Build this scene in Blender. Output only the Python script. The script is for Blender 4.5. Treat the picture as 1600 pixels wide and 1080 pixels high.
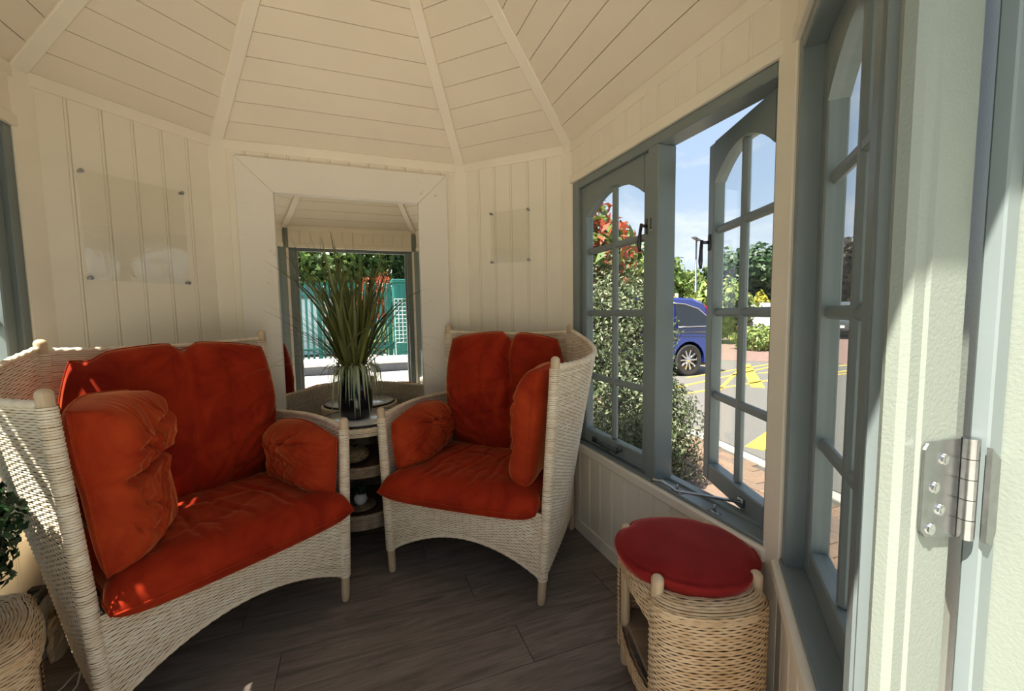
import bpy, bmesh, math, random
import numpy as np
from mathutils import Vector, Matrix, noise as mnoise

random.seed(7); np.random.seed(7)
scn = bpy.context.scene
for o in list(bpy.data.objects): bpy.data.objects.remove(o)
COL = scn.collection

# ------------------------------------------------------------------ camera
cam_d = bpy.data.cameras.new('camera'); cam = bpy.data.objects.new('camera', cam_d); COL.objects.link(cam)
cam_d.sensor_fit = 'HORIZONTAL'; cam_d.sensor_width = 36.0; cam_d.lens = 656.26/1600*36
cam_d.clip_start = 0.02; cam_d.clip_end = 500
R_, U_, F_ = Vector((.93698562,-.34903486,-.01525177)), Vector((.04170832,.06840969,.9967851)), Vector((.34686938,.93460943,-.07865655))
mw = Matrix(((R_.x,U_.x,-F_.x,-.0067),(R_.y,U_.y,-F_.y,-2.4422),(R_.z,U_.z,-F_.z,1.1500),(0,0,0,1)))
cam.matrix_world = mw
scn.camera = cam

# ------------------------------------------------------------------ exposure / sampling behaviour
scn.view_settings.view_transform = 'Standard'
try: scn.view_settings.look = 'None'
except Exception: pass
scn.view_settings.gamma = 1.0; scn.view_settings.use_curve_mapping = False
scn.view_settings.exposure = 1.22
scn.cycles.max_bounces = 12; scn.cycles.diffuse_bounces = 5; scn.cycles.glossy_bounces = 4
scn.cycles.transparent_max_bounces = 24; scn.cycles.transmission_bounces = 8
scn.cycles.use_denoising = True
scn.cycles.sample_clamp_indirect = 6.0

# ------------------------------------------------------------------ node helpers
def new_mat(name):
    m = bpy.data.materials.new(name); m.use_nodes = True
    nt = m.node_tree; nt.nodes.clear()
    out = nt.nodes.new('ShaderNodeOutputMaterial'); b = nt.nodes.new('ShaderNodeBsdfPrincipled')
    nt.links.new(b.outputs[0], out.inputs[0])
    return m, nt, b, out
def N(nt, t, **kw):
    n = nt.nodes.new(t)
    for k, v in kw.items():
        if hasattr(n, k): setattr(n, k, v)
        else: n.inputs[k.replace('_', ' ')].default_value = v
    return n
def L(nt, a, b): nt.links.new(a, b)
def coords(nt, which='Object', scale=(1,1,1), rot=(0,0,0)):
    tc = N(nt, 'ShaderNodeTexCoord'); mp = N(nt, 'ShaderNodeMapping')
    mp.inputs['Scale'].default_value = scale; mp.inputs['Rotation'].default_value = rot
    L(nt, tc.outputs[which], mp.inputs[0]); return mp.outputs[0]
def noise_tex(nt, vec, scale, detail=4, rough=.55, dist=0):
    n = N(nt, 'ShaderNodeTexNoise'); n.inputs['Scale'].default_value = scale; n.inputs['Detail'].default_value = detail
    n.inputs['Roughness'].default_value = rough; n.inputs['Distortion'].default_value = dist
    L(nt, vec, n.inputs['Vector']); return n
def ramp(nt, fac, stops):
    r = N(nt, 'ShaderNodeValToRGB'); e = r.color_ramp.elements
    while len(e) < len(stops): e.new(.5)
    for i, (p, c) in enumerate(stops):
        e[i].position = p; e[i].color = (*c, 1) if len(c) == 3 else c
    L(nt, fac, r.inputs[0]); return r.outputs[0]
def bump(nt, b, h, strength=.2, dist=.002):
    n = N(nt, 'ShaderNodeBump'); n.inputs['Strength'].default_value = strength; n.inputs['Distance'].default_value = dist
    L(nt, h, n.inputs['Height']); L(nt, n.outputs[0], b.inputs['Normal']); return n

# ------------------------------------------------------------------ world: blue sky with thin cloud
w = bpy.data.worlds.new('sky'); scn.world = w; w.use_nodes = True; nt = w.node_tree; nt.nodes.clear()
wo = N(nt, 'ShaderNodeOutputWorld'); bg = N(nt, 'ShaderNodeBackground')
tc = N(nt, 'ShaderNodeTexCoord'); sep = N(nt, 'ShaderNodeSeparateXYZ'); L(nt, tc.outputs['Generated'], sep.inputs[0])
grad = ramp(nt, sep.outputs['Z'], [(0.0,(.38,.43,.49)),(.25,(.25,.325,.44)),(1.0,(.17,.245,.38))])
mp = N(nt, 'ShaderNodeMapping'); mp.inputs['Scale'].default_value = (1,1,2.4); L(nt, tc.outputs['Generated'], mp.inputs[0])
cn = noise_tex(nt, mp.outputs[0], 2.6, 7, .6, .6)
cm = ramp(nt, cn.outputs['Fac'], [(.40,(0,0,0)),(.68,(1,1,1))])
mx = N(nt, 'ShaderNodeMix', data_type='RGBA'); L(nt, cm, mx.inputs['Factor']); L(nt, grad, mx.inputs['A']); mx.inputs['B'].default_value = (.50,.515,.535,1)
L(nt, mx.outputs['Result'], bg.inputs[0]); bg.inputs[1].default_value = 1.0
L(nt, bg.outputs[0], wo.inputs[0])

# ------------------------------------------------------------------ sun (front-left, high)
SUN_TO = Vector((-.49,-.26,1.0)).normalized()
sd = bpy.data.lights.new('sun', 'SUN'); sd.energy = 8.0; sd.angle = .0095; sd.color = (1.0,.93,.80)
so = bpy.data.objects.new('sun', sd); COL.objects.link(so); so.location = SUN_TO*12
so.rotation_euler = (-SUN_TO).to_track_quat('-Z','Y').to_euler()

# ------------------------------------------------------------------ materials
M = {}
def paint(name, col, rough=.5, var=.06, bmp=.08, bscale=120):
    m, nt, b, o = new_mat(name); v = coords(nt)
    n = noise_tex(nt, v, 3.0, 5)
    c2 = tuple(max(0,x*(1-var)) for x in col); c1 = tuple(min(1,x*(1+var)) for x in col)
    L(nt, ramp(nt, n.outputs['Fac'], [(.3,c2),(.7,c1)]), b.inputs['Base Color'])
    b.inputs['Roughness'].default_value = rough
    n2 = noise_tex(nt, v, bscale, 3); bump(nt, b, n2.outputs['Fac'], bmp, .002)
    M[name] = m; return m
paint('cream', (.84,.765,.645), .45, .04)
paint('cream_ceiling', (.80,.71,.575), .5, .03)
paint('trim', (.85,.775,.65), .42, .04)
paint('sage_grey', (.185,.222,.228), .38, .06)
paint('sage_pale', (.23,.26,.228), .42, .03, .25, 260)
paint('white_paint', (.8,.8,.78), .4)
paint('kerb', (.42,.39,.35), .85, .15, .5, 60)
paint('roof_felt', (.08,.08,.085), .9, .2, .5, 80)

def wood_floor():
    m, nt, b, o = new_mat('floor_wood')
    oi = N(nt, 'ShaderNodeObjectInfo'); tc = N(nt, 'ShaderNodeTexCoord')
    add = N(nt, 'ShaderNodeVectorMath', operation='ADD'); mul = N(nt, 'ShaderNodeVectorMath', operation='SCALE')
    cmb = N(nt, 'ShaderNodeCombineXYZ'); L(nt, oi.outputs['Random'], cmb.inputs[0]); L(nt, oi.outputs['Random'], cmb.inputs[1])
    L(nt, cmb.outputs[0], mul.inputs[0]); mul.inputs['Scale'].default_value = 37
    L(nt, tc.outputs['Object'], add.inputs[0]); L(nt, mul.outputs[0], add.inputs[1])
    mp = N(nt, 'ShaderNodeMapping'); mp.inputs['Scale'].default_value = (1.1,9,1); L(nt, add.outputs[0], mp.inputs[0])
    n1 = noise_tex(nt, mp.outputs[0], 2.2, 8, .62, 1.6)
    mp2 = N(nt, 'ShaderNodeMapping'); mp2.inputs['Scale'].default_value = (3,90,1); L(nt, add.outputs[0], mp2.inputs[0])
    n2 = noise_tex(nt, mp2.outputs[0], 3, 4, .6)
    c = ramp(nt, n1.outputs['Fac'], [(.25,(.10,.078,.064)),(.45,(.19,.152,.126)),(.62,(.265,.216,.182)),(.8,(.155,.124,.104))])
    c2 = ramp(nt, n2.outputs['Fac'], [(.3,(.7,.7,.7)),(.7,(1.15,1.15,1.15))])
    mx = N(nt, 'ShaderNodeMix', data_type='RGBA', blend_type='MULTIPLY'); mx.inputs['Factor'].default_value = 1
    L(nt, c, mx.inputs['A']); L(nt, c2, mx.inputs['B']); L(nt, mx.outputs['Result'], b.inputs['Base Color'])
    b.inputs['Roughness'].default_value = .42; bump(nt, b, n2.outputs['Fac'], .25, .001)
    M['floor_wood'] = m
wood_floor()
def grain(name, ca, cb, scale=(30,30,2), rough=.5):
    m, nt, b, o = new_mat(name); v = coords(nt, 'Object', scale)
    n = noise_tex(nt, v, 1.5, 6, .6, .8)
    L(nt, ramp(nt, n.outputs['Fac'], [(.3,ca),(.7,cb)]), b.inputs['Base Color']); b.inputs['Roughness'].default_value = rough
    bump(nt, b, n.outputs['Fac'], .1, .001); M[name] = m
grain('rattan_wood', (.52,.37,.22), (.70,.54,.36))
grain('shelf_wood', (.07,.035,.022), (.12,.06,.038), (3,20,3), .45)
grain('stool_shelf', (.22,.15,.10), (.34,.24,.16), (3,20,3), .5)
grain('bark', (.06,.045,.03), (.16,.12,.085), (6,6,2), .9)
def wicker(name, ca, cb, cc):
    m, nt, b, o = new_mat(name); v = coords(nt, 'Object', (1,1,1))
    n = noise_tex(nt, v, 9, 4, .6); v2 = coords(nt, 'Object', (30,30,60)); n2 = noise_tex(nt, v2, 1, 2, .5)
    c1 = ramp(nt, n.outputs['Fac'], [(.3,ca),(.7,cb)]); c2 = ramp(nt, n2.outputs['Fac'], [(.35,cc),(.6,(1,1,1))])
    mx = N(nt, 'ShaderNodeMix', data_type='RGBA', blend_type='MULTIPLY'); mx.inputs['Factor'].default_value = .8
    L(nt, c1, mx.inputs['A']); L(nt, c2, mx.inputs['B']); L(nt, mx.outputs['Result'], b.inputs['Base Color'])
    b.inputs['Roughness'].default_value = .62; M[name] = m
wicker('wicker_pale', (.84,.70,.52), (.94,.83,.66), (.86,.79,.70))
wicker('wicker_honey', (.64,.45,.26), (.82,.62,.40), (.80,.70,.58))
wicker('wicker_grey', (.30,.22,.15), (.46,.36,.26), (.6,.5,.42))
grain('wicker_gap_shade', (.16,.11,.065), (.26,.18,.11), (20,20,20), .8)  # dark sheet behind the strands: the shade of the gaps put into colour
wicker('seagrass', (.20,.15,.09), (.38,.29,.17), (.5,.45,.35))
def velvet(name, dark, light, sheen):
    m, nt, b, o = new_mat(name); v = coords(nt)
    n = noise_tex(nt, v, 7, 5, .6, .7); n2 = noise_tex(nt, v, 900, 2)
    L(nt, ramp(nt, n.outputs['Fac'], [(.32,dark),(.70,light)]), b.inputs['Base Color'])
    b.inputs['Roughness'].default_value = .85; b.inputs['Sheen Weight'].default_value = 1.0
    b.inputs['Sheen Roughness'].default_value = .32; b.inputs['Sheen Tint'].default_value = (*sheen,1)
    b.inputs['Specular IOR Level'].default_value = .15
    bump(nt, b, n2.outputs['Fac'], .15, .001); M[name] = m
velvet('velvet_orange', (.22,.010,.0025), (.40,.031,.006), (1,.36,.13))
velvet('velvet_worn', (.30,.022,.005), (.49,.058,.012), (1,.40,.16))  # lighter copy for arm and wing cushions: side-facing nap's sheen put into the colour
velvet('velvet_red', (.21,.011,.010), (.28,.018,.015), (.9,.25,.2))
def metal(name, col, rough, bm=.0):
    m, nt, b, o = new_mat(name); v = coords(nt); n = noise_tex(nt, v, 60, 5, .6)
    L(nt, ramp(nt, n.outputs['Fac'], [(.3,tuple(c*.8 for c in col)),(.7,col)]), b.inputs['Base Color'])
    b.inputs['Metallic'].default_value = 1; b.inputs['Roughness'].default_value = rough
    if bm: bump(nt, b, n.outputs['Fac'], bm, .001)
    M[name] = m
metal('zinc', (.42,.43,.44), .25, .1); metal('dark_iron', (.10,.10,.105), .4, .1); metal('chrome', (.75,.76,.78), .15)
def plain(name, col, rough=.5, **kw):
    m, nt, b, o = new_mat(name); v = coords(nt); n = noise_tex(nt, v, 14, 4)
    L(nt, ramp(nt, n.outputs['Fac'], [(.3,tuple(c*.9 for c in col)),(.7,tuple(min(1,c*1.08) for c in col))]), b.inputs['Base Color'])
    b.inputs['Roughness'].default_value = rough
    for k, x in kw.items(): b.inputs[k.replace('_',' ')].default_value = x
    M[name] = m; return m
plain('car_blue', (.008,.018,.13), .22, Coat_Weight=1.0, Coat_Roughness=.03)
plain('car_white', (.40,.41,.43), .25, Coat_Weight=1.0)
plain('car_dark', (.05,.055,.06), .25, Coat_Weight=1.0)
plain('tyre', (.018,.018,.019), .8); plain('car_glass', (.012,.015,.02), .04)
plain('lamp_red', (.65,.02,.03), .2); plain('black_plastic', (.015,.015,.016), .45)
plain('vase_black', (.006,.008,.012), .12); plain('tray_white', (.80,.80,.80), .18, Coat_Weight=.6)
plain('ceramic', (.72,.71,.70), .3); plain('cable_white', (.7,.69,.66), .5); plain('paper_tan', (.62,.50,.34), .7)
plain('fence_green', (.012,.17,.145), .45); plain('grid_white', (.8,.82,.82), .4)
plain('planter_side', (.10,.105,.12), .7); plain('stone_white', (.72,.71,.69), .7)
plain('shed_blue', (.55,.66,.74), .6); plain('yellow_line', (.68,.42,.05), .75); plain('soil', (.05,.03,.02), .95)
plain('plate_white', (.8,.8,.75), .4); plain('coat_red', (.6,.02,.03), .6); plain('mat_white', (.75,.75,.75), .6)
def glass_mat():
    def pane_like(name, tint, rough, k, wav):
        m, nt, b, o = new_mat(name); nt.nodes.remove(b)
        t = N(nt, 'ShaderNodeBsdfTransparent'); t.inputs[0].default_value = (*tint,1)
        g = N(nt, 'ShaderNodeBsdfGlossy'); g.inputs['Roughness'].default_value = rough
        if wav:
            v = coords(nt); n = noise_tex(nt, v, 9, 3, .5, .5); bp = N(nt, 'ShaderNodeBump'); bp.inputs['Strength'].default_value = wav; bp.inputs['Distance'].default_value = .01
            L(nt, n.outputs['Fac'], bp.inputs['Height']); L(nt, bp.outputs[0], g.inputs['Normal'])
        lw_ = N(nt, 'ShaderNodeLayerWeight'); pw_ = N(nt, 'ShaderNodeMath', operation='POWER'); L(nt, lw_.outputs['Facing'], pw_.inputs[0]); pw_.inputs[1].default_value = 5
        ma = N(nt, 'ShaderNodeMath', operation='MULTIPLY_ADD'); L(nt, pw_.outputs[0], ma.inputs[0]); ma.inputs[1].default_value = 1-k; ma.inputs[2].default_value = k
        mx = N(nt, 'ShaderNodeMixShader'); L(nt, ma.outputs[0], mx.inputs[0]); L(nt, t.outputs[0], mx.inputs[1]); L(nt, g.outputs[0], mx.inputs[2])
        L(nt, mx.outputs[0], o.inputs[0]); M[name] = m
    pane_like('glass', (.96,.98,.97), .01, .03, 0)
    pane_like('acrylic', (.992,.992,.985), .03, .03, .14)
glass_mat()
m, nt, b, o = new_mat('mirror_glass'); b.inputs['Base Color'].default_value = (.93,.94,.93,1); b.inputs['Metallic'].default_value = 1; b.inputs['Roughness'].default_value = 0.0
M['mirror_glass'] = m
def distressed():
    m, nt, b, o = new_mat('distressed_white'); v = coords(nt, 'Object', (3,3,3)); n = noise_tex(nt, v, 6, 9, .75, .4)
    v2 = coords(nt, 'Object', (1,1,1)); n2 = noise_tex(nt, v2, 4, 4)
    mm = N(nt, 'ShaderNodeMath', operation='MULTIPLY'); L(nt, n.outputs['Fac'], mm.inputs[0]); L(nt, n2.outputs['Fac'], mm.inputs[1])
    L(nt, ramp(nt, mm.outputs[0], [(.0,(.80,.74,.66)),(.36,(.80,.74,.66)),(.405,(.52,.42,.33)),(.46,(.72,.65,.56))]), b.inputs['Base Color'])
    b.inputs['Roughness'].default_value = .55; bump(nt, b, n.outputs['Fac'], .35, .002); M['distressed_white'] = m
distressed()
def leafmat(name, stops, rough=.45, trans=.25, sp=.4):
    m, nt, b, o = new_mat(name); g = N(nt, 'ShaderNodeNewGeometry')
    c = ramp(nt, g.outputs['Random Per Island'], stops); L(nt, c, b.inputs['Base Color'])
    b.inputs['Roughness'].default_value = rough; b.inputs['Specular IOR Level'].default_value = sp
    t = N(nt, 'ShaderNodeBsdfTranslucent'); L(nt, c, t.inputs[0])
    mx = N(nt, 'ShaderNodeMixShader'); mx.inputs[0].default_value = trans
    L(nt, b.outputs[0], mx.inputs[1]); L(nt, t.outputs[0], mx.inputs[2]); L(nt, mx.outputs[0], o.inputs[0]); M[name] = m
leafmat('leaf_variegated', [(0,(.035,.060,.025)),(.35,(.075,.105,.045)),(.7,(.17,.20,.11)),(1,(.34,.36,.24))])
leafmat('leaf_photinia', [(0,(.06,.11,.02)),(.5,(.13,.20,.04)),(.62,(.34,.07,.035)),(1,(.50,.09,.05))])
leafmat('leaf_red', [(0,(.45,.08,.04)),(.6,(.65,.16,.08)),(1,(.30,.20,.06))])
leafmat('leaf_tree', [(0,(.05,.10,.022)),(.5,(.11,.19,.04)),(1,(.21,.30,.07))])
leafmat('leaf_dark', [(0,(.025,.055,.022)),(.6,(.05,.10,.04)),(1,(.09,.15,.06))])
leafmat('leaf_yellow', [(0,(.22,.26,.03)),(.5,(.40,.36,.04)),(1,(.55,.45,.06))])
leafmat('leaf_light', [(0,(.11,.18,.04)),(.5,(.20,.27,.07)),(1,(.33,.36,.12))])
leafmat('leaf_box', [(0,(.010,.030,.012)),(.6,(.022,.055,.02)),(1,(.05,.10,.035))], .3, .1)
leafmat('leaf_brown', [(0,(.035,.02,.018)),(.6,(.06,.035,.03)),(1,(.05,.06,.03))])
def blade_mat(name, a, b_):
    m, nt, b, o = new_mat(name); oi = N(nt, 'ShaderNodeObjectInfo'); v = coords(nt, 'Object', (5,5,2)); n = noise_tex(nt, v, 4, 3)
    ad = N(nt, 'ShaderNodeMath', operation='ADD'); L(nt, oi.outputs['Random'], ad.inputs[0]); L(nt, n.outputs['Fac'], ad.inputs[1])
    hf = N(nt, 'ShaderNodeMath', operation='MULTIPLY'); L(nt, ad.outputs[0], hf.inputs[0]); hf.inputs[1].default_value = .5
    L(nt, ramp(nt, hf.outputs[0], [(.2,a),(.8,b_)]), b.inputs['Base Color']); b.inputs['Roughness'].default_value = .4; M[name] = m
blade_mat('blade_green', (.035,.055,.015), (.19,.20,.05)); blade_mat('blade_pale', (.13,.18,.09), (.42,.46,.29))
def brick_mat(name, cols):
    m, nt, b, o = new_mat(name); oi = N(nt, 'ShaderNodeObjectInfo'); v = coords(nt); n = noise_tex(nt, v, 40, 6, .7)
    c = ramp(nt, oi.outputs['Random'], cols); c2 = ramp(nt, n.outputs['Fac'], [(.3,(.72,.72,.72)),(.7,(1.12,1.12,1.12))])
    mx = N(nt, 'ShaderNodeMix', data_type='RGBA', blend_type='MULTIPLY'); mx.inputs['Factor'].default_value = 1
    L(nt, c, mx.inputs['A']); L(nt, c2, mx.inputs['B']); L(nt, mx.outputs['Result'], b.inputs['Base Color']); b.inputs['Roughness'].default_value = .9
    bump(nt, b, n.outputs['Fac'], .5, .003); M[name] = m
brick_mat('paver', [(0,(.16,.105,.075)),(.5,(.21,.135,.09)),(1,(.14,.10,.08))])
def ground(name, stops, scale, brick=None):
    m, nt, b, o = new_mat(name); v = coords(nt); n = noise_tex(nt, v, scale, 8, .7)
    c = ramp(nt, n.outputs['Fac'], stops)
    if brick:
        bt = N(nt, 'ShaderNodeTexBrick'); L(nt, v, bt.inputs['Vector']); bt.inputs['Scale'].default_value = brick
        bt.inputs['Color1'].default_value = (1,1,1,1); bt.inputs['Color2'].default_value = (.8,.8,.8,1); bt.inputs['Mortar'].default_value = (.45,.42,.4,1); bt.inputs['Mortar Size'].default_value = .015
        mx = N(nt, 'ShaderNodeMix', data_type='RGBA', blend_type='MULTIPLY'); mx.inputs['Factor'].default_value = 1
        L(nt, c, mx.inputs['A']); L(nt, bt.outputs[0], mx.inputs['B']); c = mx.outputs['Result']
    L(nt, c, b.inputs['Base Color']); b.inputs['Roughness'].default_value = .92; bump(nt, b, n.outputs['Fac'], .4, .004); M[name] = m
ground('asphalt', [(.3,(.095,.09,.085)),(.7,(.145,.138,.13))], 60)
ground('paver_bed', [(.3,(.055,.05,.045)),(.7,(.09,.08,.07))], 60)
ground('paver_far', [(.3,(.165,.11,.08)),(.7,(.22,.15,.105))], 30, 5)
ground('red_blocks', [(.3,(.19,.115,.10)),(.7,(.26,.165,.145))], 30, 4)
ground('flagstone', [(.3,(.58,.54,.46)),(.7,(.72,.68,.60))], 20, 1.3)
ground('grass', [(.3,(.05,.09,.02)),(.7,(.10,.16,.04))], 40)

# ------------------------------------------------------------------ mesh helpers
def link(name, me, mat=None, parent=None, smooth=False):
    ob = bpy.data.objects.new(name, me); COL.objects.link(ob)
    if mat is not None and len(me.materials) == 0: me.materials.append(M[mat])
    if smooth: me.polygons.foreach_set('use_smooth', np.ones(len(me.polygons), dtype=bool))
    if parent is not None: ob.parent = parent
    return ob
def mesh(name, V, Fc):
    me = bpy.data.meshes.new(name); me.from_pydata([tuple(v) for v in V], [], Fc); me.update(); return me
def mk(name, V, Fc, mat, parent=None, smooth=False): return link(name, mesh(name, V, Fc), mat, parent, smooth)
def quads(name, V, Q, mat, parent=None, smooth=True):
    V = np.asarray(V, dtype=np.float32); Q = np.asarray(Q, dtype=np.int32)
    me = bpy.data.meshes.new(name); k = Q.shape[1]
    me.vertices.add(len(V)); me.vertices.foreach_set('co', V.ravel())
    me.loops.add(Q.size); me.loops.foreach_set('vertex_index', Q.ravel())
    me.polygons.add(len(Q)); me.polygons.foreach_set('loop_start', np.arange(0, Q.size, k, dtype=np.int32))
    me.update(calc_edges=True); me.validate()
    return link(name, me, mat, parent, smooth)
def empty(name, loc=(0,0,0), rz=0, label=None, cat=None, group=None, kind=None):
    o = bpy.data.objects.new(name, None); COL.objects.link(o); o.location = loc; o.rotation_euler = (0,0,rz); o.empty_display_size = .05
    return tag(o, label, cat, group, kind)
def tag(o, label=None, cat=None, group=None, kind=None):
    if label: o['label'] = label
    if cat: o['category'] = cat
    if group: o['group'] = group
    if kind: o['kind'] = kind
    return o
class MB:
    def __init__(s): s.V = []; s.F = []
    def add(s, V, Fc):
        n = len(s.V); s.V += [tuple(v) for v in V]; s.F += [tuple(i+n for i in f) for f in Fc]; return s
    def box(s, x0, x1, y0, y1, z0, z1, c=0.0):
        if x0 > x1: x0, x1 = x1, x0
        if y0 > y1: y0, y1 = y1, y0
        if z0 > z1: z0, z1 = z1, z0
        c = min(c, .45*(x1-x0), .45*(y1-y0), .45*(z1-z0))
        if c <= 1e-6:
            V = [(x,y,z) for z in (z0,z1) for y in (y0,y1) for x in (x0,x1)]
            return s.add(V, [(0,2,3,1),(4,5,7,6),(0,1,5,4),(2,6,7,3),(0,4,6,2),(1,3,7,5)])
        V = []; idx = {}
        X = (x0,x1); Y = (y0,y1); Z = (z0,z1); sg = (1,-1)
        for i in (0,1):
            for j in (0,1):
                for k in (0,1):
                    for ax in range(3):
                        p = [X[i],Y[j],Z[k]]; d = [sg[i]*c,sg[j]*c,sg[k]*c]
                        for q in range(3):
                            if q != ax: p[q] += d[q]
                        idx[(i,j,k,ax)] = len(V); V.append(p)
        Fc = []
        for ax in range(3):
            for e in (0,1):
                o = [(a,b) for a,b in ((0,0),(1,0),(1,1),(0,1))]
                f = []
                for a,b in o:
                    key = [0,0,0]; key[ax] = e; key[(ax+1)%3] = a; key[(ax+2)%3] = b
                    f.append(idx[(*key,ax)])
                Fc.append(tuple(f if e else f[::-1]))
        for ax in range(3):           # edge chamfers running along ax
            a1, a2 = (ax+1)%3, (ax+2)%3
            for p in (0,1):
                for q in (0,1):
                    f = []
                    for t, which in ((0,a1),(1,a1),(1,a2),(0,a2)):
                        key = [0,0,0]; key[ax] = t; key[a1] = p; key[a2] = q
                        f.append(idx[(*key,which)])
                    Fc.append(tuple(f if (p==q) else f[::-1]))
        for i in (0,1):
            for j in (0,1):
                for k in (0,1):
                    f = [idx[(i,j,k,0)],idx[(i,j,k,1)],idx[(i,j,k,2)]]
                    Fc.append(tuple(f if (i+j+k)%2 else f[::-1]))
        return s.add(V, Fc)
    def tube(s, pts, rads, seg=10, caps=True, squash=None):
        pts = [Vector(p) for p in pts]; n = len(pts)
        if not hasattr(rads, '__len__'): rads = [rads]*n
        t0 = (pts[1]-pts[0]).normalized(); up = Vector((0,0,1)) if abs(t0.z) < .9 else Vector((1,0,0))
        a = t0.cross(up).normalized(); base = len(s.V)
        for i in range(n):
            t = (pts[min(i+1,n-1)]-pts[max(i-1,0)]).normalized(); a = (a - t*a.dot(t)).normalized(); b = t.cross(a)
            for k in range(seg):
                th = 2*math.pi*k/seg
                s.V.append(tuple(pts[i]+(a*math.cos(th)+b*math.sin(th))*rads[i]))
        for i in range(n-1):
            for k in range(seg):
                k2 = (k+1)%seg; s.F.append((base+i*seg+k, base+i*seg+k2, base+(i+1)*seg+k2, base+(i+1)*seg+k))
        if caps:
            s.F.append(tuple(base+k for k in range(seg))[::-1]); s.F.append(tuple(base+(n-1)*seg+k for k in range(seg)))
        return s
    def lathe(s, prof, seg=24, c=(0,0,0), cap=True):
        base = len(s.V); n = len(prof)
        for r, z in prof:
            for k in range(seg):
                th = 2*math.pi*k/seg; s.V.append((c[0]+r*math.cos(th), c[1]+r*math.sin(th), c[2]+z))
        for i in range(n-1):
            for k in range(seg):
                k2 = (k+1)%seg; s.F.append((base+i*seg+k, base+i*seg+k2, base+(i+1)*seg+k2, base+(i+1)*seg+k))
        if cap:
            s.F.append(tuple(base+k for k in range(seg))[::-1]); s.F.append(tuple(base+(n-1)*seg+k for k in range(seg)))
        return s
    def prism(s, poly, y0, y1):      # polygon in (x,z), extruded along y
        n = len(poly); V = [(x,y0,z) for x,z in poly]+[(x,y1,z) for x,z in poly]
        Fc = [tuple(range(n)), tuple(range(2*n-1,n-1,-1))]+[(i,n+i,n+(i+1)%n,(i+1)%n) for i in range(n)]
        return s.add(V, Fc)
    def xform(s, Mx, start=0):
        for i in range(start, len(s.V)): s.V[i] = tuple(Mx @ Vector(s.V[i]))
        return s
    def build(s, name, mat, parent=None, smooth=False, fixn=True):
        me = mesh(name, s.V, s.F)
        if fixn:
            bm = bmesh.new(); bm.from_mesh(me); bmesh.ops.recalc_face_normals(bm, faces=bm.faces); bm.to_mesh(me); bm.free()
        return link(name, me, mat, parent, smooth)
def smooth_by_angle(o, ang=40):
    o.data.polygons.foreach_set('use_smooth', np.ones(len(o.data.polygons), dtype=bool))
    try: o.data.set_sharp_from_angle(angle=math.radians(ang))
    except Exception: pass
    return o

# ================================================================== THE ROOM: elongated octagon, floor z=0
W, C_, CY = 1.06, .46, -1.06
EAVE, APEX = 2.0, 2.88
CORN = [(-.6,-2.12),(-1.06,-1.66),(-1.06,-.46),(-.6,0),(.6,0),(1.06,-.46),(1.06,-1.66),(.6,-2.12)]
WALLS = ['wall_front_left','wall_left','wall_back_left','wall_back','wall_back_right','wall_right','wall_front_right','wall_front']
def wall_matrix(i):
    a = Vector(CORN[i]); b = Vector(CORN[(i+1)%8]); u = (b-a).normalized(); n = Vector((u.y,-u.x))
    return Matrix(((u.x,n.x,0,a.x),(u.y,n.y,0,a.y),(0,0,1,0),(0,0,0,1))), (b-a).length
ZT0, ZT1, ZH0, ZB = 1.953, 2.0, 1.836, 1.795      # top rail, header boards, head trim
SILL = .478
BT = .010
_bcache = {}
def board_mesh(wd, z0, z1):
    key = (round(wd,4), round(z0,4), round(z1,4))
    if key not in _bcache:
        p = [(.0005,0),(.0005,BT-.003),(.0025,BT)]
        if wd > .04: p += [(wd-.0125,BT),(wd-.0108,BT-.003),(wd-.0092,BT)]
        p += [(wd-.0025,BT),(wd-.0005,BT-.003),(wd-.0005,0)]
        n = len(p); V = [(a,b,z0) for a,b in p]+[(a,b,z1) for a,b in p]
        Fc = [tuple(range(n)), tuple(range(2*n-1,n-1,-1))]+[(i,n+i,n+(i+1)%n,(i+1)%n) for i in range(n)]
        me = mesh('board', V, Fc); bm = bmesh.new(); bm.from_mesh(me); bmesh.ops.recalc_face_normals(bm, faces=bm.faces); bm.to_mesh(me); bm.free()
        me.materials.append(M['cream']); _bcache[key] = me
    return _bcache[key]
def boards(par, u0, u1, z0, z1, pitch=.096):
    n = max(1, round((u1-u0)/pitch)); wd = (u1-u0)/n
    for k in range(n):
        o = link('board', board_mesh(wd, z0, z1), None, par); o.location = (u0+k*wd, 0, 0)
TH = .05
OPEN = {0:(.045,.605), 1:(.035,1.165), 5:(.035,1.165), 6:(.045,.605)}
wall_obj = {}
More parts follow.
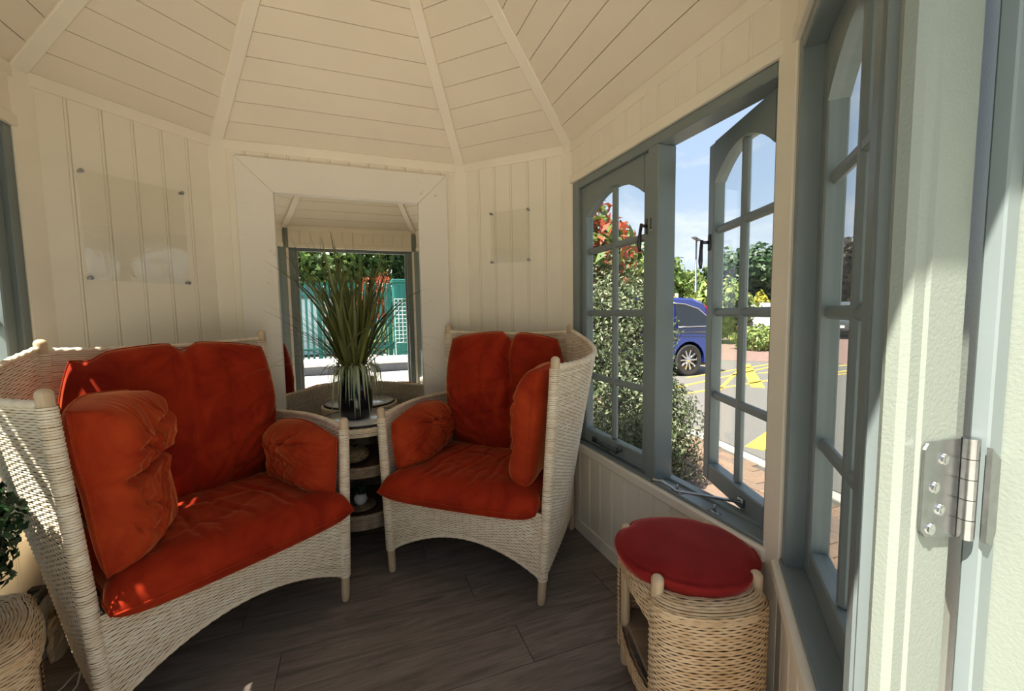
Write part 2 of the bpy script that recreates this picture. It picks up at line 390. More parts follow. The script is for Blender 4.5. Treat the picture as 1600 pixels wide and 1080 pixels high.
for i, nm in enumerate(WALLS):
    Mx, ln = wall_matrix(i); mb = MB()
    if i in (2,3,4): mb.box(-.02,ln+.02,-TH,0,0,EAVE)
    elif i == 7:
        mb.box(-.02,ln+.02,-TH,0,ZB,EAVE)
    else:
        a, b = OPEN[i]; mb.box(-.02,ln+.02,-TH,0,0,SILL-.02); mb.box(-.02,ln+.02,-TH,0,ZB,EAVE); mb.box(-.02,a,-TH,0,SILL-.02,ZB); mb.box(b,ln+.02,-TH,0,SILL-.02,ZB)
    w_ = mb.build(nm, 'sage_pale'); w_.matrix_world = Mx; w_['kind'] = 'structure'; wall_obj[i] = w_
    MB().box(.03,ln-.03,0,.016,ZT0,ZT1,.002).build('top_rail','trim',w_)
    if i in (2,3,4):
        boards(w_, .028, ln-.028, .06, ZT0)
        MB().box(.02,ln-.02,0,.018,0,.066,.003).build('baseboard','trim',w_)
    elif i == 7:
        boards(w_, .03, ln-.03, ZH0, ZT0); MB().box(.03,ln-.03,0,.018,ZB,ZH0,.003).build('head_trim','trim',w_)
    else:
        boards(w_, .03, ln-.03, ZH0, ZT0); MB().box(.03,ln-.03,0,.018,ZB,ZH0,.003).build('head_trim','trim',w_)
        boards(w_, .03, ln-.03, .06, SILL-.038)
        MB().box(.03,ln-.03,0,.026,SILL-.042,SILL,.006).build('sill_trim','trim',w_)
        MB().box(.02,ln-.02,0,.018,0,.066,.003).build('baseboard','trim',w_)
# corner posts
for i, c in enumerate(CORN):
    p = Vector(c); a = (Vector(CORN[i-1])-p).normalized(); b = (Vector(CORN[(i+1)%8])-p).normalized()
    inn = (a+b).normalized(); t = Vector((-inn.y,inn.x)); hw_ = .038
    if i in (0,7): p = p - inn*.03; hw_ = .03
    mb = MB(); q = p + inn*.004
    Mx = Matrix(((t.x,inn.x,0,p.x),(t.y,inn.y,0,p.y),(0,0,1,0),(0,0,0,1)))
    mb.prism([(-hw_,0),(hw_,0),(hw_,EAVE),(-hw_,EAVE)], -.01, .027)
    o = mb.build('trim_%d' % (i+1), 'trim'); o.matrix_world = Mx; o['kind'] = 'structure'
    bv = o.modifiers.new('bevel','BEVEL'); bv.width = .003; bv.segments = 1

# floor: planks laid along x
fl = MB().add([(x,y,-.02) for x,y in CORN]+[(x,y,-.012) for x,y in CORN], [tuple(range(8)), tuple(range(15,7,-1))]+[(k,(k+1)%8,8+(k+1)%8,8+k) for k in range(8)]).build('floor','floor_wood'); fl['kind'] = 'structure'
def halfw(y): return min(1.06, .6+min(max(-y,0), max(y+2.12,0)))
pw = .178; y = 0.0; k = 0
while y > -2.119:
    y1 = max(y-pw, -2.12); x0 = -1.06; off = [.35,.92,.11,.62,.25,.78][k%6]
    cuts = sorted(set([-1.07]+[c for c in (-1.07+off, -1.07+off+1.22) if -1.07 < c < 1.06]+[1.07]))
    for a, b in zip(cuts[:-1], cuts[1:]):
        g = .0012; pts = []
        for yy in (y-g, y1+g):
            hw = halfw(yy); pts.append((max(a+g,-hw), min(b-g,hw)))
        (l0,r0),(l1,r1) = pts
        if r0-l0 < .02 and r1-l1 < .02: continue
        r0 = max(r0,l0+.001); r1 = max(r1,l1+.001)
        cx, cyy = (l0+r0)/2, (y+y1)/2
        V = [(l0-cx,y-g-cyy,-.012),(r0-cx,y-g-cyy,-.012),(r1-cx,y1+g-cyy,-.012),(l1-cx,y1+g-cyy,-.012)]
        V += [(v[0],v[1],0) for v in V]
        o = MB().add(V, [(0,1,2,3),(7,6,5,4),(0,4,5,1),(1,5,6,2),(2,6,7,3),(3,7,4,0)]).build('plank','floor_wood',fl); o.location = (cx,cyy,0)
    y = y1; k += 1

# ceiling: eight boarded facets and hip ribs under a felt roof
AP = Vector((0,CY,APEX))
ce = None
V = [(x,y,EAVE+.02) for x,y in CORN]+[(0,CY,APEX+.02)]
ce = mk('ceiling', V, [((i+1)%8,i,8) for i in range(8)], 'cream_ceiling'); ce['kind'] = 'structure'
for i in range(8):
    a = Vector((*CORN[i],EAVE)); b = Vector((*CORN[(i+1)%8],EAVE)); mid = (a+b)/2; sl = (AP-mid).length
    nrm = (b-a).cross(AP-a).normalized()
    if nrm.z > 0: nrm = -nrm
    n = 14
    for k in range(n):
        t0, t1 = k/n+.0002, (k+1)/n-.0002; 
        if t1 > .985: t1 = .985
        def P(s, t): return (a+(b-a)*s)*(1-t)+AP*t
        ee = .0013/sl
        V = [P(0,t0),P(1,t0),P(1,t1),P(0,t1)]
        V += [P(0,t0+ee)+nrm*.006,P(1,t0+ee)+nrm*.006,P(1,t1-ee)+nrm*.006,P(0,t1-ee)+nrm*.006]
        MB().add(V, [(3,2,1,0),(4,5,6,7),(0,1,5,4),(1,2,6,5),(2,3,7,6),(3,0,4,7)]).build('ceiling_board','cream_ceiling',ce)
for i in range(8):
    a = Vector((*CORN[i],EAVE)); d = (AP-a).normalized(); s = d.cross(Vector((0,0,1))).normalized(); n_ = s.cross(d).normalized()
    if n_.z > 0: n_ = -n_
    ln = (AP-a).length; Mx = Matrix(((s.x,d.x,n_.x,a.x),(s.y,d.y,n_.y,a.y),(s.z,d.z,n_.z,a.z),(0,0,0,1)))
    o = MB().box(-.026,.026,-.01,ln*.985,0,.024,.003).xform(Mx).build('ceiling_rib','trim',ce)
kk = 1.19; ez = EAVE-(kk-1)*(APEX-EAVE)+.03
ROOF = [(x*kk,CY+(y-CY)*kk-(.04 if y < -2 else 0)) for x,y in CORN]
V = [(x,y,ez) for x,y in ROOF]+[(0,CY,APEX+.06)]+[(x,y,ez-.035) for x,y in ROOF]+[(0,CY,APEX+.025)]
rf = MB().add(V, [(i,(i+1)%8,8) for i in range(8)]+[(9+(i+1)%8,9+i,17) for i in range(8)]+[(i,9+i,9+(i+1)%8,(i+1)%8) for i in range(8)]).build('roof','roof_felt'); rf['kind'] = 'structure'

# ------------------------------------------------------------------ windows
ZBARS = [.827,1.139,1.440]
def casement(par, name, wd, z0, z1, loc, rz, arch=True, hardware=None):
    """local x along the leaf, y = 0 inside face .. -t outside, z world"""
    t = .042; st = .046; br = .068
    mb = MB(); mb.box(0,st,-t,0,z0,z1,.004); mb.box(wd-st,wd,-t,0,z0,z1,.004); mb.box(st,wd-st,-t,0,z0,z0+br,.004)
    tr0 = z1-.145; tr1 = z1-.060; k = 14; lo = []
    for i in range(k+1):
        s = i/k; lo.append((st+(wd-2*st)*s, tr0+(tr1-tr0)*(1-(2*s-1)**2)))
    mb.prism([(st,z1)]+lo+[(wd-st,z1)], -t, 0)
    o = mb.build(name,'sage_grey',par); o.location = loc; o.rotation_euler = (0,0,rz)
    bw = .030; cx = wd/2
    MB().box(cx-bw/2,cx+bw/2,-t+.010,-.008,z0+br-.002,tr1+.004,.008).build('glazing_bar','sage_grey',o)
    for zb in ZBARS: MB().box(st-.002,wd-st+.002,-t+.011,-.009,zb-bw/2,zb+bw/2,.008).build('glazing_bar','sage_grey',o)
    zs = [z0+br]+ZBARS+[tr1]
    for r in range(4):
        for (a,b) in ((st,cx-bw/2),(cx+bw/2,wd-st)):
            za = zs[r]+(bw/2 if r else 0); zb = zs[r+1]-(bw/2 if r < 3 else 0)
            MB().box(a-.004,b+.004,-.024,-.020,za-.004,zb+.004).build('pane','glass',o)
    return o
def handle(par, x, z, sgn=1):
    mb = MB(); mb.box(x-.009,x+.009,0,.005,z-.03,z+.03,.002); mb.tube([(x,.004,z),(x,.03,z)],.006,8)
    mb.tube([(x,.03,z+.008),(x-sgn*.004,.034,z-.03),(x-sgn*.006,.036,z-.07),(x-sgn*.004,.034,z-.098)],[.006,.0065,.0085,.005],8)
    mb.build('handle','dark_iron',par,True)
def window_frame(i, idx, mull=None, jl=.062, jr=.03, d0=-.075):
    par = empty('window_%d' % idx, kind='structure'); Mx, ln = wall_matrix(i); par.matrix_world = Mx
    a, b = OPEN[i]; d1 = .004
    MB().box(a,a+jl,d0,d1,SILL,ZB,.003).build('jamb','sage_grey',par); MB().box(b-jr,b,d0,d1,SILL,ZB,.003).build('jamb','sage_grey',par)
    MB().box(a+jl,b-jr,d0,d1,ZB-.038,ZB,.003).build('head','sage_grey',par)
    MB().box(a,b,d0-.03,.010,SILL-.012,SILL+.012,.003).build('sill','sage_grey',par)
    MB().box(a+jl,b-jr,d0,d0+.025,SILL+.010,SILL+.022,.002).build('rebate','sage_grey',par)
    if mull:
        MB().box(mull[0],mull[1],d0,d1+.004,SILL+.012,ZB-.038,.004).build('mullion','sage_grey',par)
    return par, Mx, ln
LZ0, LZ1 = SILL+.014, ZB-.040
def stay(par, x0, x1, z, closed=True):
    mb = MB(); s = 1 if x1 > x0 else -1
    mb.tube([(x0,.012,z),(x0+s*.05,.016,z-.002),(x1-s*.05,.016,z-.002),(x1-s*.03,.016,z-.004),(x1,.02,z+.018)],[.005,.005,.005,.006,.007],8)
    mb.box(x0-.012,x0+.012,0,.012,z-.012,z+.012,.002); mb.lathe([(.002,-.008),(.011,-.004),(.012,.006),(.004,.012)],10,(x1,.022,z+.02))
    for q in (.35,.6): mb.tube([(x0+(x1-x0)*q,.016,z-.016),(x0+(x1-x0)*q,.016,z+.012)],.003,6)
    mb.build('stay','dark_iron',par,True)
# right wall: closed leaf and open leaf
win, Mx, ln = window_frame(5, 1, (.632,.692), .062, .015)
lw = .632-.097-.002
c1 = casement(win,'casement',lw,LZ0,LZ1,(.0985,-.012,0),0)
handle(c1, lw-.02, 1.475); stay(c1, .13, .36, LZ0+.03)
rw = .457
# open leaf: hinged on the right-hand jamb, swung outwards ~24 degrees
c2 = casement(win,'casement',rw,LZ0,LZ1,(0,0,0),0)
Hx = 1.150; ang = math.radians(21.5)
for ch in [c2]:
    # local x measured from the free edge: hinge at x = rw, outer face pivot
    ch.location = (0,0,0)
    Rm = Matrix.Translation((Hx,-.03,0)) @ Matrix.Rotation(ang,4,'Z') @ Matrix.Translation((-rw,0,0))
    ch.matrix_local = Rm
handle(c2, .02, 1.40, -1)
mbs = MB()
P0 = Vector((rw-.27,.010,LZ0+.030))
inv = Rm.inverted()
pin = Vector((.835,.002,SILL+.028))
def toL(p): return inv @ Vector(p)
pa = Vector((.30,.008,LZ0+.032))
bar_dir = (toL((.80,.075,SILL+.040))-pa).normalized()
E1 = pa+bar_dir*.20; E2 = pa+bar_dir*.245
mbs.tube([pa, E1, E1+bar_dir*.012+Vector((0,0,.010)), E2+Vector((0,0,.026)), E2+bar_dir*.03+Vector((0,0,.026)), E2+bar_dir*.04+Vector((0,0,.018))],[.0055,.0055,.0055,.0055,.007,.004],8)
mbs.box(pa.x-.014,pa.x+.014,0,.012,pa.z-.014,pa.z+.014,.002)
mbs.build('stay','zinc',c2,True)
for ux in (.80,.97):
    mb = MB(); mb.box(ux-.022,ux+.022,-.012,.004,SILL+.0115,SILL+.015,.001); mb.tube([(ux,-.004,SILL+.013),(ux,-.004,SILL+.040)],.004,8)
    mb.build('stay_pin','zinc',win,True)
# strike plate on the mullion
mb = MB(); mb.box(.648,.662,.007,.0095,1.445,1.505,.001); mb.build('strike_plate','zinc',win)
mb = MB(); mb.box(.652,.658,.0095,.0100,1.455,1.495); mb.build('strike_slot','black_plastic',win)
# left wall
win2, Mx, ln = window_frame(1, 2, (.57,.63), .045, .045)
casement(win2,'casement',.57-.08-.003,LZ0,LZ1,(.0815,-.012,0),0); casement(win2,'casement',1.12-.63-.003,LZ0,LZ1,(.6315,-.012,0),0)
# diagonal front windows
for i, idx in ((6,3),(0,4)):
    wn, Mx, ln = window_frame(i, idx, None, .03, .03, -.09)
    casement(wn,'casement',.605-.045-.062,LZ0,LZ1,(.076,-.040,0),0)

# ------------------------------------------------------------------ doorway: jambs, head, open leaves
for s, nm in ((1,'door_jamb_right'),(-1,'door_jamb_left')):
    t_ = empty('trim_%d' % (9 if s > 0 else 10), kind='structure')
    MB().box(s*.500,s*.530,-2.192,-2.169,0,ZB,.006).build('moulding','sage_pale',t_)
    MB().box(s*.524,s*.592,-2.195,-2.166,0,ZB+.04,.003).build('jamb','sage_pale',t_)
    MB().box(s*.60,s*.68,-2.175,-2.125,0,EAVE-.02,.003).build('corner_post','sage_pale',t_)
    MB().box(s*.525,s*.605,-2.166,-2.145,0,ZB,.003).build('stop','sage_grey',t_)
t_ = empty('trim_11', kind='structure')
MB().box(-.592,.592,-2.195,-2.166,ZB-.02,ZB+.06,.003).build('head','sage_pale',t_); MB().box(-.53,.53,-2.166,-2.145,ZB-.03,ZB+.02,.003).build('head_stop','sage_grey',t_)
MB().box(-.60,.60,-2.21,-2.08,-.03,.012,.004).build('threshold','sage_grey',t_)
def door(idx, s, ang):
    d = empty('door_%d' % idx, (s*.597,-2.200,0), 0, kind='structure'); d.rotation_euler = (0,0,s*ang)
    # local: leaf extends along -y, inner face towards the opening (x from 0 to s*.042)
    wd = .54; x0, x1 = s*.036, s*.080
    mb = MB(); mb.box(x0,x1,-.10,-.002,.02,1.785,.004); mb.box(x0,x1,-wd,-wd+.095,.02,1.785,.004)
    mb.box(x0,x1,-wd+.095,-.10,.02,.16,.004); mb.box(x0,x1,-wd+.095,-.10,1.68,1.785,.004); mb.box(x0,x1,-wd+.095,-.10,.62,.70,.004)
    mb.build('leaf_frame','sage_pale',d)
    MB().box(x0+s*.014,x1-s*.014,-wd+.09,-.095,.155,.625).build('panel','sage_pale',d)
    MB().box(x0+s*.018,x1-s*.018,-wd+.09,-.095,.695,1.685).build('pane','glass',d)
    for q in (.27,): MB().box(x0+s*.006,x1-s*.006,-wd/2-.012,-wd/2+.012,.70,1.68,.004).build('glazing_bar','sage_pale',d)
    for q in (1.03,1.36): MB().box(x0+s*.006,x1-s*.006,-wd+.095,-.10,q-.011,q+.011,.004).build('glazing_bar','sage_pale',d)
    MB().box(s*.009,s*.036,-.014,.002,.02,1.785,.002).build('edge_strip','sage_grey',d)
    for hz in (.957,.22,1.62):
        hp = MB(); y_ = .0045
        # plate screwed to the face of the jamb
        pl = [(-s*.006,hz+.052),(-s*.064,hz+.054),(-s*.070,hz+.048),(-s*.070,hz-.036),(-s*.062,hz-.045),(-s*.032,hz-.051),(-s*.006,hz-.056)]
        hp.prism(pl, .001, .0035-.0); hg = hp.build('hinge','zinc',d)
        # the plate stands proud of the jamb face, towards the outside
        hg.location = (0,0,0)
        k = MB()
        for q in range(5): k.tube([(0,-.004,hz-.056+q*.022),(0,-.004,hz-.056+q*.022+.0212)],.0075,12)
        smooth_by_angle(k.build('knuckle','zinc',hg))
        k = MB(); k.prism([(s*.004,hz+.046),(s*.022,hz+.032),(s*.022,hz-.048),(s*.014,hz-.060),(s*.004,hz-.055)], -.019, -.0145); k.build('door_plate','zinc',hg)
        for (sx,sz) in ((.036,.034),(.050,.006),(.038,-.020),(.053,-.038)):
            k = MB(); c0 = Vector((-s*sx,.001,hz+sz))
            k.lathe([(.0065,0),(.0062,.0018),(.0035,.0022),(.001,.0010)],14); k.xform(Matrix.Translation(c0) @ Matrix.Rotation(math.pi/2,4,'X'))
            smooth_by_angle(k.build('screw','chrome',hg))
    return d
door(1, 1, math.radians(0)); door(2, -1, math.radians(12))

# ================================================================== OUTSIDE
GZ = -.25
def slab(name, pts, z1, mat, th=.05, kind='structure'):
    n = len(pts); V = [(x,y,z1-th) for x,y in pts]+[(x,y,z1) for x,y in pts]
    o = MB().add(V, [tuple(range(n))[::-1], tuple(range(n,2*n))]+[(k,(k+1)%n,n+(k+1)%n,n+k) for k in range(n)]).build(name, mat); o['kind'] = kind; return o
KX0, KX1 = (2.75,-3.6), (4.35,5.6)          # kerb line
def kx(y): return KX0[0]+(y-KX0[1])*(KX1[0]-KX0[0])/(KX1[1]-KX0[1])
slab('ground_lawn', [(-60,-70),(90,-70),(90,90),(-60,90)], GZ-.06, 'grass')
pave = slab('pavement', [(-8,-14),(kx(-14),-14),(kx(9),9),(-8,9)], GZ-.03, 'paver_far', .02)
slab('road', [(kx(-14)+.10,-14),(60,-14),(60,40),(kx(9)+6,40),(kx(9)+.10,9)], GZ-.012, 'asphalt', .03)
slab('terrace', [(-6,-13),(2.2,-13),(2.2,-2.35),(-6,-2.35)], GZ, 'flagstone', .028)
slab('side_terrace', [(-6,-2.35),(-1.0,-2.35),(-1.1,-1.7),(-1.1,1.2),(-6,1.2)], GZ, 'flagstone', .028)
slab('base_plinth', [(x*1.02,CY+(y-CY)*1.02) for x,y in CORN][::-1], -.021, 'sage_pale', .25)
# kerb stones
kd = Vector((KX1[0]-KX0[0],KX1[1]-KX0[1])).normalized()
kb = empty('kerb', (0,0,0), kind='structure')
for k in range(10):
    p = Vector(KX0)+kd*(k*.92)
    o = MB().box(0,.90,-.05,.06,GZ-.1,GZ+.004,.006).build('kerb_stone','kerb',kb); o.location = (p.x,p.y,0); o.rotation_euler = (0,0,math.atan2(kd.y,kd.x))
# individual pavers near the window
bm_ = MB().box(-.0475,.0475,-.0975,.0975,-.028,0,.004).build('brick','paver',pave).data
first = [o for o in COL.objects if o.data is bm_][0]; cnt = 0
for r in range(23):
    for c in range(13):
        x = 1.20+r*.1; y = -1.35+c*.2+(.1 if r%2 else 0)
        if x > kx(y)-.12: continue
        if cnt == 0: o = first
        else: o = link('brick', bm_, None, pave)
        o.location = (x,y,GZ+random.uniform(-.003,.002)); o.rotation_euler = (random.uniform(-.012,.012),random.uniform(-.012,.012),random.uniform(-.015,.015)); cnt += 1
bed = slab('paver_joints', [(1.12,-1.47),(kx(-1.47)-.06,-1.47),(kx(1.35)-.06,1.35),(1.12,1.35)], GZ-.014, 'paver_bed', .02)
# far red block paving, yellow hatching
slab('far_paving', [(6.2,9.9),(10.2,5.55),(22,-6),(40,-6),(40,22),(14,22)], GZ-.006, 'red_blocks', .02)
def stripe(a, b, wd):
    a = Vector(a); b = Vector(b); d = (b-a).normalized(); n_ = Vector((-d.y,d.x))*wd/2
    pts = [a+n_,a-n_,b-n_,b+n_]
    V = [(p.x,p.y,GZ-.011) for p in pts]+[(p.x,p.y,GZ-.006) for p in pts]
    return V
for k,(a,b,wd) in enumerate([((9.3,5.5),(6.7,3.0),.22),((3.72,.60),(4.6,.98),.18),((4.6,3.0),(8.1,3.55),.07),((8.1,3.55),(13,3.0),.07),((5.2,3.55),(9.6,4.9),.07),((6.4,4.4),(9.8,5.2),.07),((5.6,2.9),(8.6,5.0),.07),((7.4,3.4),(12,3.8),.07),((8.2,4.2),(13,4.3),.07)]):
    V = stripe(a,b,wd); o = MB().add(V, [(3,2,1,0),(4,5,6,7),(0,1,5,4),(1,2,6,5),(2,3,7,6),(3,0,4,7)]).build('road_marking','yellow_line'); o['kind'] = 'structure'

# ------------------------------------------------------------------ foliage
def leaf_cloud(name, pts, nrm, size, mat, parent, asp=.45, jitter=.6, kind='stuff'):
    n = len(pts); rng = np.random
    d = nrm+rng.normal(0,jitter,(n,3)); d /= np.linalg.norm(d,axis=1,keepdims=True)+1e-9
    t = rng.normal(0,1,(n,3)); t -= (t*d).sum(1,keepdims=True)*d; t /= np.linalg.norm(t,axis=1,keepdims=True)+1e-9
    b = np.cross(d,t); s = (size*rng.uniform(.65,1.3,n))[:,None]
    bend = d*s*.12
    p0 = pts-t*s*.5; p1 = pts+b*s*asp*.5+bend; p2 = pts+t*s*.5; p3 = pts-b*s*asp*.5+bend
    V = np.stack([p0,p1,p2,p3],1).reshape(-1,3); Q = np.arange(4*n).reshape(n,4)
    o = quads(name, V, Q, mat, parent, smooth=False); o['kind'] = kind; return o
def blob_pts(n, blobs, shell=.35):
    """points in ellipsoid shells (c, r)"""
    vol = np.array([b[1][0]*b[1][1]+b[1][1]*b[1][2]+b[1][0]*b[1][2] for b in blobs]); pr = vol/vol.sum()
    which = np.random.choice(len(blobs), n, p=pr); P_ = np.zeros((n,3)); Nn = np.zeros((n,3))
    for k,(c,r) in enumerate(blobs):
        m = which == k; q = np.random.normal(0,1,(m.sum(),3)); q /= np.linalg.norm(q,axis=1,keepdims=True)
        rad = 1-shell*np.random.rand(m.sum(),1)**1.6; lump = 1+.10*np.sin(q[:,:1]*7+k)+.10*np.sin(q[:,1:2]*9+2*k)+.08*np.sin(q[:,2:]*8)
        P_[m] = np.array(c)+q*np.array(r)*rad*lump; Nn[m] = q
    return P_, Nn
def bush(name, loc, blobs, n, size, mat, label, cat='bush', group=None, stems=5, asp=.45, shell=.35, minz=None):
    root = empty(name, loc, 0, label, cat, group)
    P_, Nn = blob_pts(n, blobs, shell)
    if minz is not None:
        k = P_[:,2] > minz; P_, Nn = P_[k], Nn[k]
    leaf_cloud('foliage', P_, Nn, size, mat, root, asp)
    mb = MB(); c = blobs[0]
    for k in range(stems):
        a = 2*math.pi*k/max(stems,1)+.4; rr = .35
        top = Vector(blobs[k%len(blobs)][0])+Vector((math.cos(a)*rr*blobs[k%len(blobs)][1][0],math.sin(a)*rr*blobs[k%len(blobs)][1][1],.3*blobs[k%len(blobs)][1][2]))
        mb.tube([(math.cos(a)*.03*c[1][0],math.sin(a)*.03*c[1][1],0),tuple(Vector((0,0,0)).lerp(top,.5)+Vector((0,0,.05))),tuple(top)],[.035*max(c[1][0],.4),.022*max(c[1][0],.4),.008],6)
    mb.build('stem','bark',root,True); return root
# variegated shrub against the right-hand window, with a photinia growing through it
bush('variegated_shrub', (2.08,.47,GZ), [((0,0,.55),(.45,.58,.62)),((.0,.10,1.15),(.42,.48,.55)),((-.1,.30,1.40),(.4,.45,.42)),((.12,-.13,.40),(.36,.45,.50))], 42000, .037, 'leaf_variegated', 'tall variegated grey-green shrub growing outside the closed casement', 'shrub', stems=6, asp=.4, shell=.45, minz=.02)
bush('photinia', (1.98,1.40,GZ), [((0,0,1.5),(.5,.5,.6)),((-.1,-.12,2.15),(.45,.5,.5)),((.05,-.45,1.85),(.38,.45,.5))], 3600, .135, 'leaf_photinia', 'red and green leaved bush rising behind the variegated shrub', 'bush', stems=6, asp=.38, shell=.8)
bush('garden_bush', (-3.0,-.3,GZ), [((0,0,.35),(.45,.7,.40)),((-.2,.3,.5),(.4,.5,.35))], 4000, .07, 'leaf_light', 'low pale green bush outside the left-hand window', 'bush', stems=5, minz=.02)
bush('hedge_plant', (-5.6,2.4,GZ), [((0,0,.8),(.9,1.5,.8)),((.1,-1.6,.7),(.8,1.0,.7))], 5000, .10, 'leaf_tree', 'dense green shrub standing further off beyond the left window', 'bush', stems=5, minz=.02)
# car-park planting, each at its own distance
def tree(name, loc, h, rx, n, size, mat, label, cat='tree', trunk=.35, blobs=None):
    root = empty(name, loc, 0, label, cat)
    if blobs is None:
        blobs = []
        for k in range(9):
            a = k*2.4; rr = rx*.5*(k/9)**.5
            blobs.append(((math.cos(a)*rr,math.sin(a)*rr,h*(trunk+(1-trunk)*(.35+.45*((k*37)%10)/10))),(rx*.55,rx*.55,h*(1-trunk)*.32)))
    P_, Nn = blob_pts(n, blobs, .4); leaf_cloud('foliage', P_, Nn, size, mat, root, .6)
    mb = MB(); mb.tube([(0,0,-.05),(.02*h,0,h*.3),(0,.02*h,h*.75)],[.035*h,.025*h,.008*h],8)
    for k in range(4):
        a = k*1.6; mb.tube([(0,0,h*.35),(math.cos(a)*rx*.35,math.sin(a)*rx*.35,h*.6)],[.016*h,.006*h],6)
    mb.build('trunk','bark',root,True); return root
tree('round_tree', (26.2,20.0,GZ), 5.2, 3.6, 9000, .45, 'leaf_dark', 'large round dark green tree seen through the open casement', trunk=.12)
tree('weeping_shrub', (14.2,11.0,GZ), 2.35, 1.5, 6500, .26, 'leaf_light', 'drooping light green weeping shrub seen through the open casement', 'shrub', .0)
bush('border_shrub', (12.9,8.05,GZ), [((0,0,.35),(.75,.75,.42)),((.6,-.5,.3),(.6,.5,.34))], 3000, .15, 'leaf_light', 'low yellow-green border shrub beside the far block paving', 'shrub', stems=4, minz=.0)
bush('golden_conifer', (19.5,13.3,GZ), [((0,0,.8),(.6,.6,.9)),((0,.1,1.5),(.35,.35,.7))], 2600, .2, 'leaf_yellow', 'small golden conifer in front of the dark round tree', 'conifer', stems=2)
bush('golden_shrub', (14.3,13.8,GZ), [((0,0,.9),(.7,.7,.8)),((.1,.2,1.4),(.45,.45,.6))], 2600, .2, 'leaf_yellow', 'bright golden shrub above the blue car roof', 'shrub', stems=3)
for k,(x,y,h,rx,mt,lb) in enumerate([(18.0,20.5,4.2,2.8,'leaf_tree','tall green tree just right of the window mullion'),(21.2,24.6,3.7,1.7,'leaf_tree','mid green tree behind the lamp post'),(33.7,32.5,4.2,3.0,'leaf_light','light green tree to the right of the lamp post'),(11.5,14.8,3.9,1.6,'leaf_light','slender yellow-green tree beside the window mullion')]):
    tree('car_park_tree', (x,y,GZ), h*1.22, rx*1.1, 9000, .36, mt, lb, trunk=.05)
bush('boundary_hedge', (19.5,18.6,GZ), [((x,-.75*x,.65),(1.3,1.3,1.0)) for x in (-4,-2,0,2,4)], 8000, .25, 'leaf_light', 'long low hedge running behind the blue car', 'hedge', stems=5, minz=.0)
tree('copper_tree', (37.2,20.3,GZ), 6.5, 3.3, 6500, .40, 'leaf_brown', 'dark copper tree seen through the diagonal front window', trunk=.1)
tree('distant_tree', (50,41,GZ), 4.8, 4.5, 5000, .6, 'leaf_tree', 'distant rounded green tree on the car park skyline', trunk=.05)
# lamp post
lp = empty('lamp_post', (16.5,14.70,GZ), .6, 'tall grey lamp post with a flat twin head', 'lamp post')
MB().tube([(0,0,0),(0,0,.9),(0,0,.95),(0,0,4.98)],[.09,.09,.055,.045],10).build('pole','zinc',lp,True)
for s in (-1,1): MB().box(s*.05,s*.62,-.12,.12,4.96,5.04,.02).build('lamp_head','zinc',lp)
MB().box(-.08,.08,-.07,.07,4.93,5.06,.02).build('bracket','zinc',lp)
sp = empty('sign_post', (17.6,17.3,GZ), 0, 'short thin pale post beside the lamp post', 'post')
MB().tube([(0,0,0),(0,0,2.3)],.03,8).build('pole','zinc',sp,True); MB().box(-.12,.12,-.01,.01,2.05,2.35,.004).build('plate','plate_white',sp)
bo = empty('marker_post', (25.0,18.0,GZ), 0, 'small red topped white marker post below the round tree', 'post')
MB().lathe([(.16,0),(.16,.75),(.15,.8)],12).build('base','plate_white',bo,True); MB().lathe([(.17,.8),(.19,1.0),(.17,1.5),(.08,1.65),(.02,1.68)],12).build('top','coat_red',bo,True)

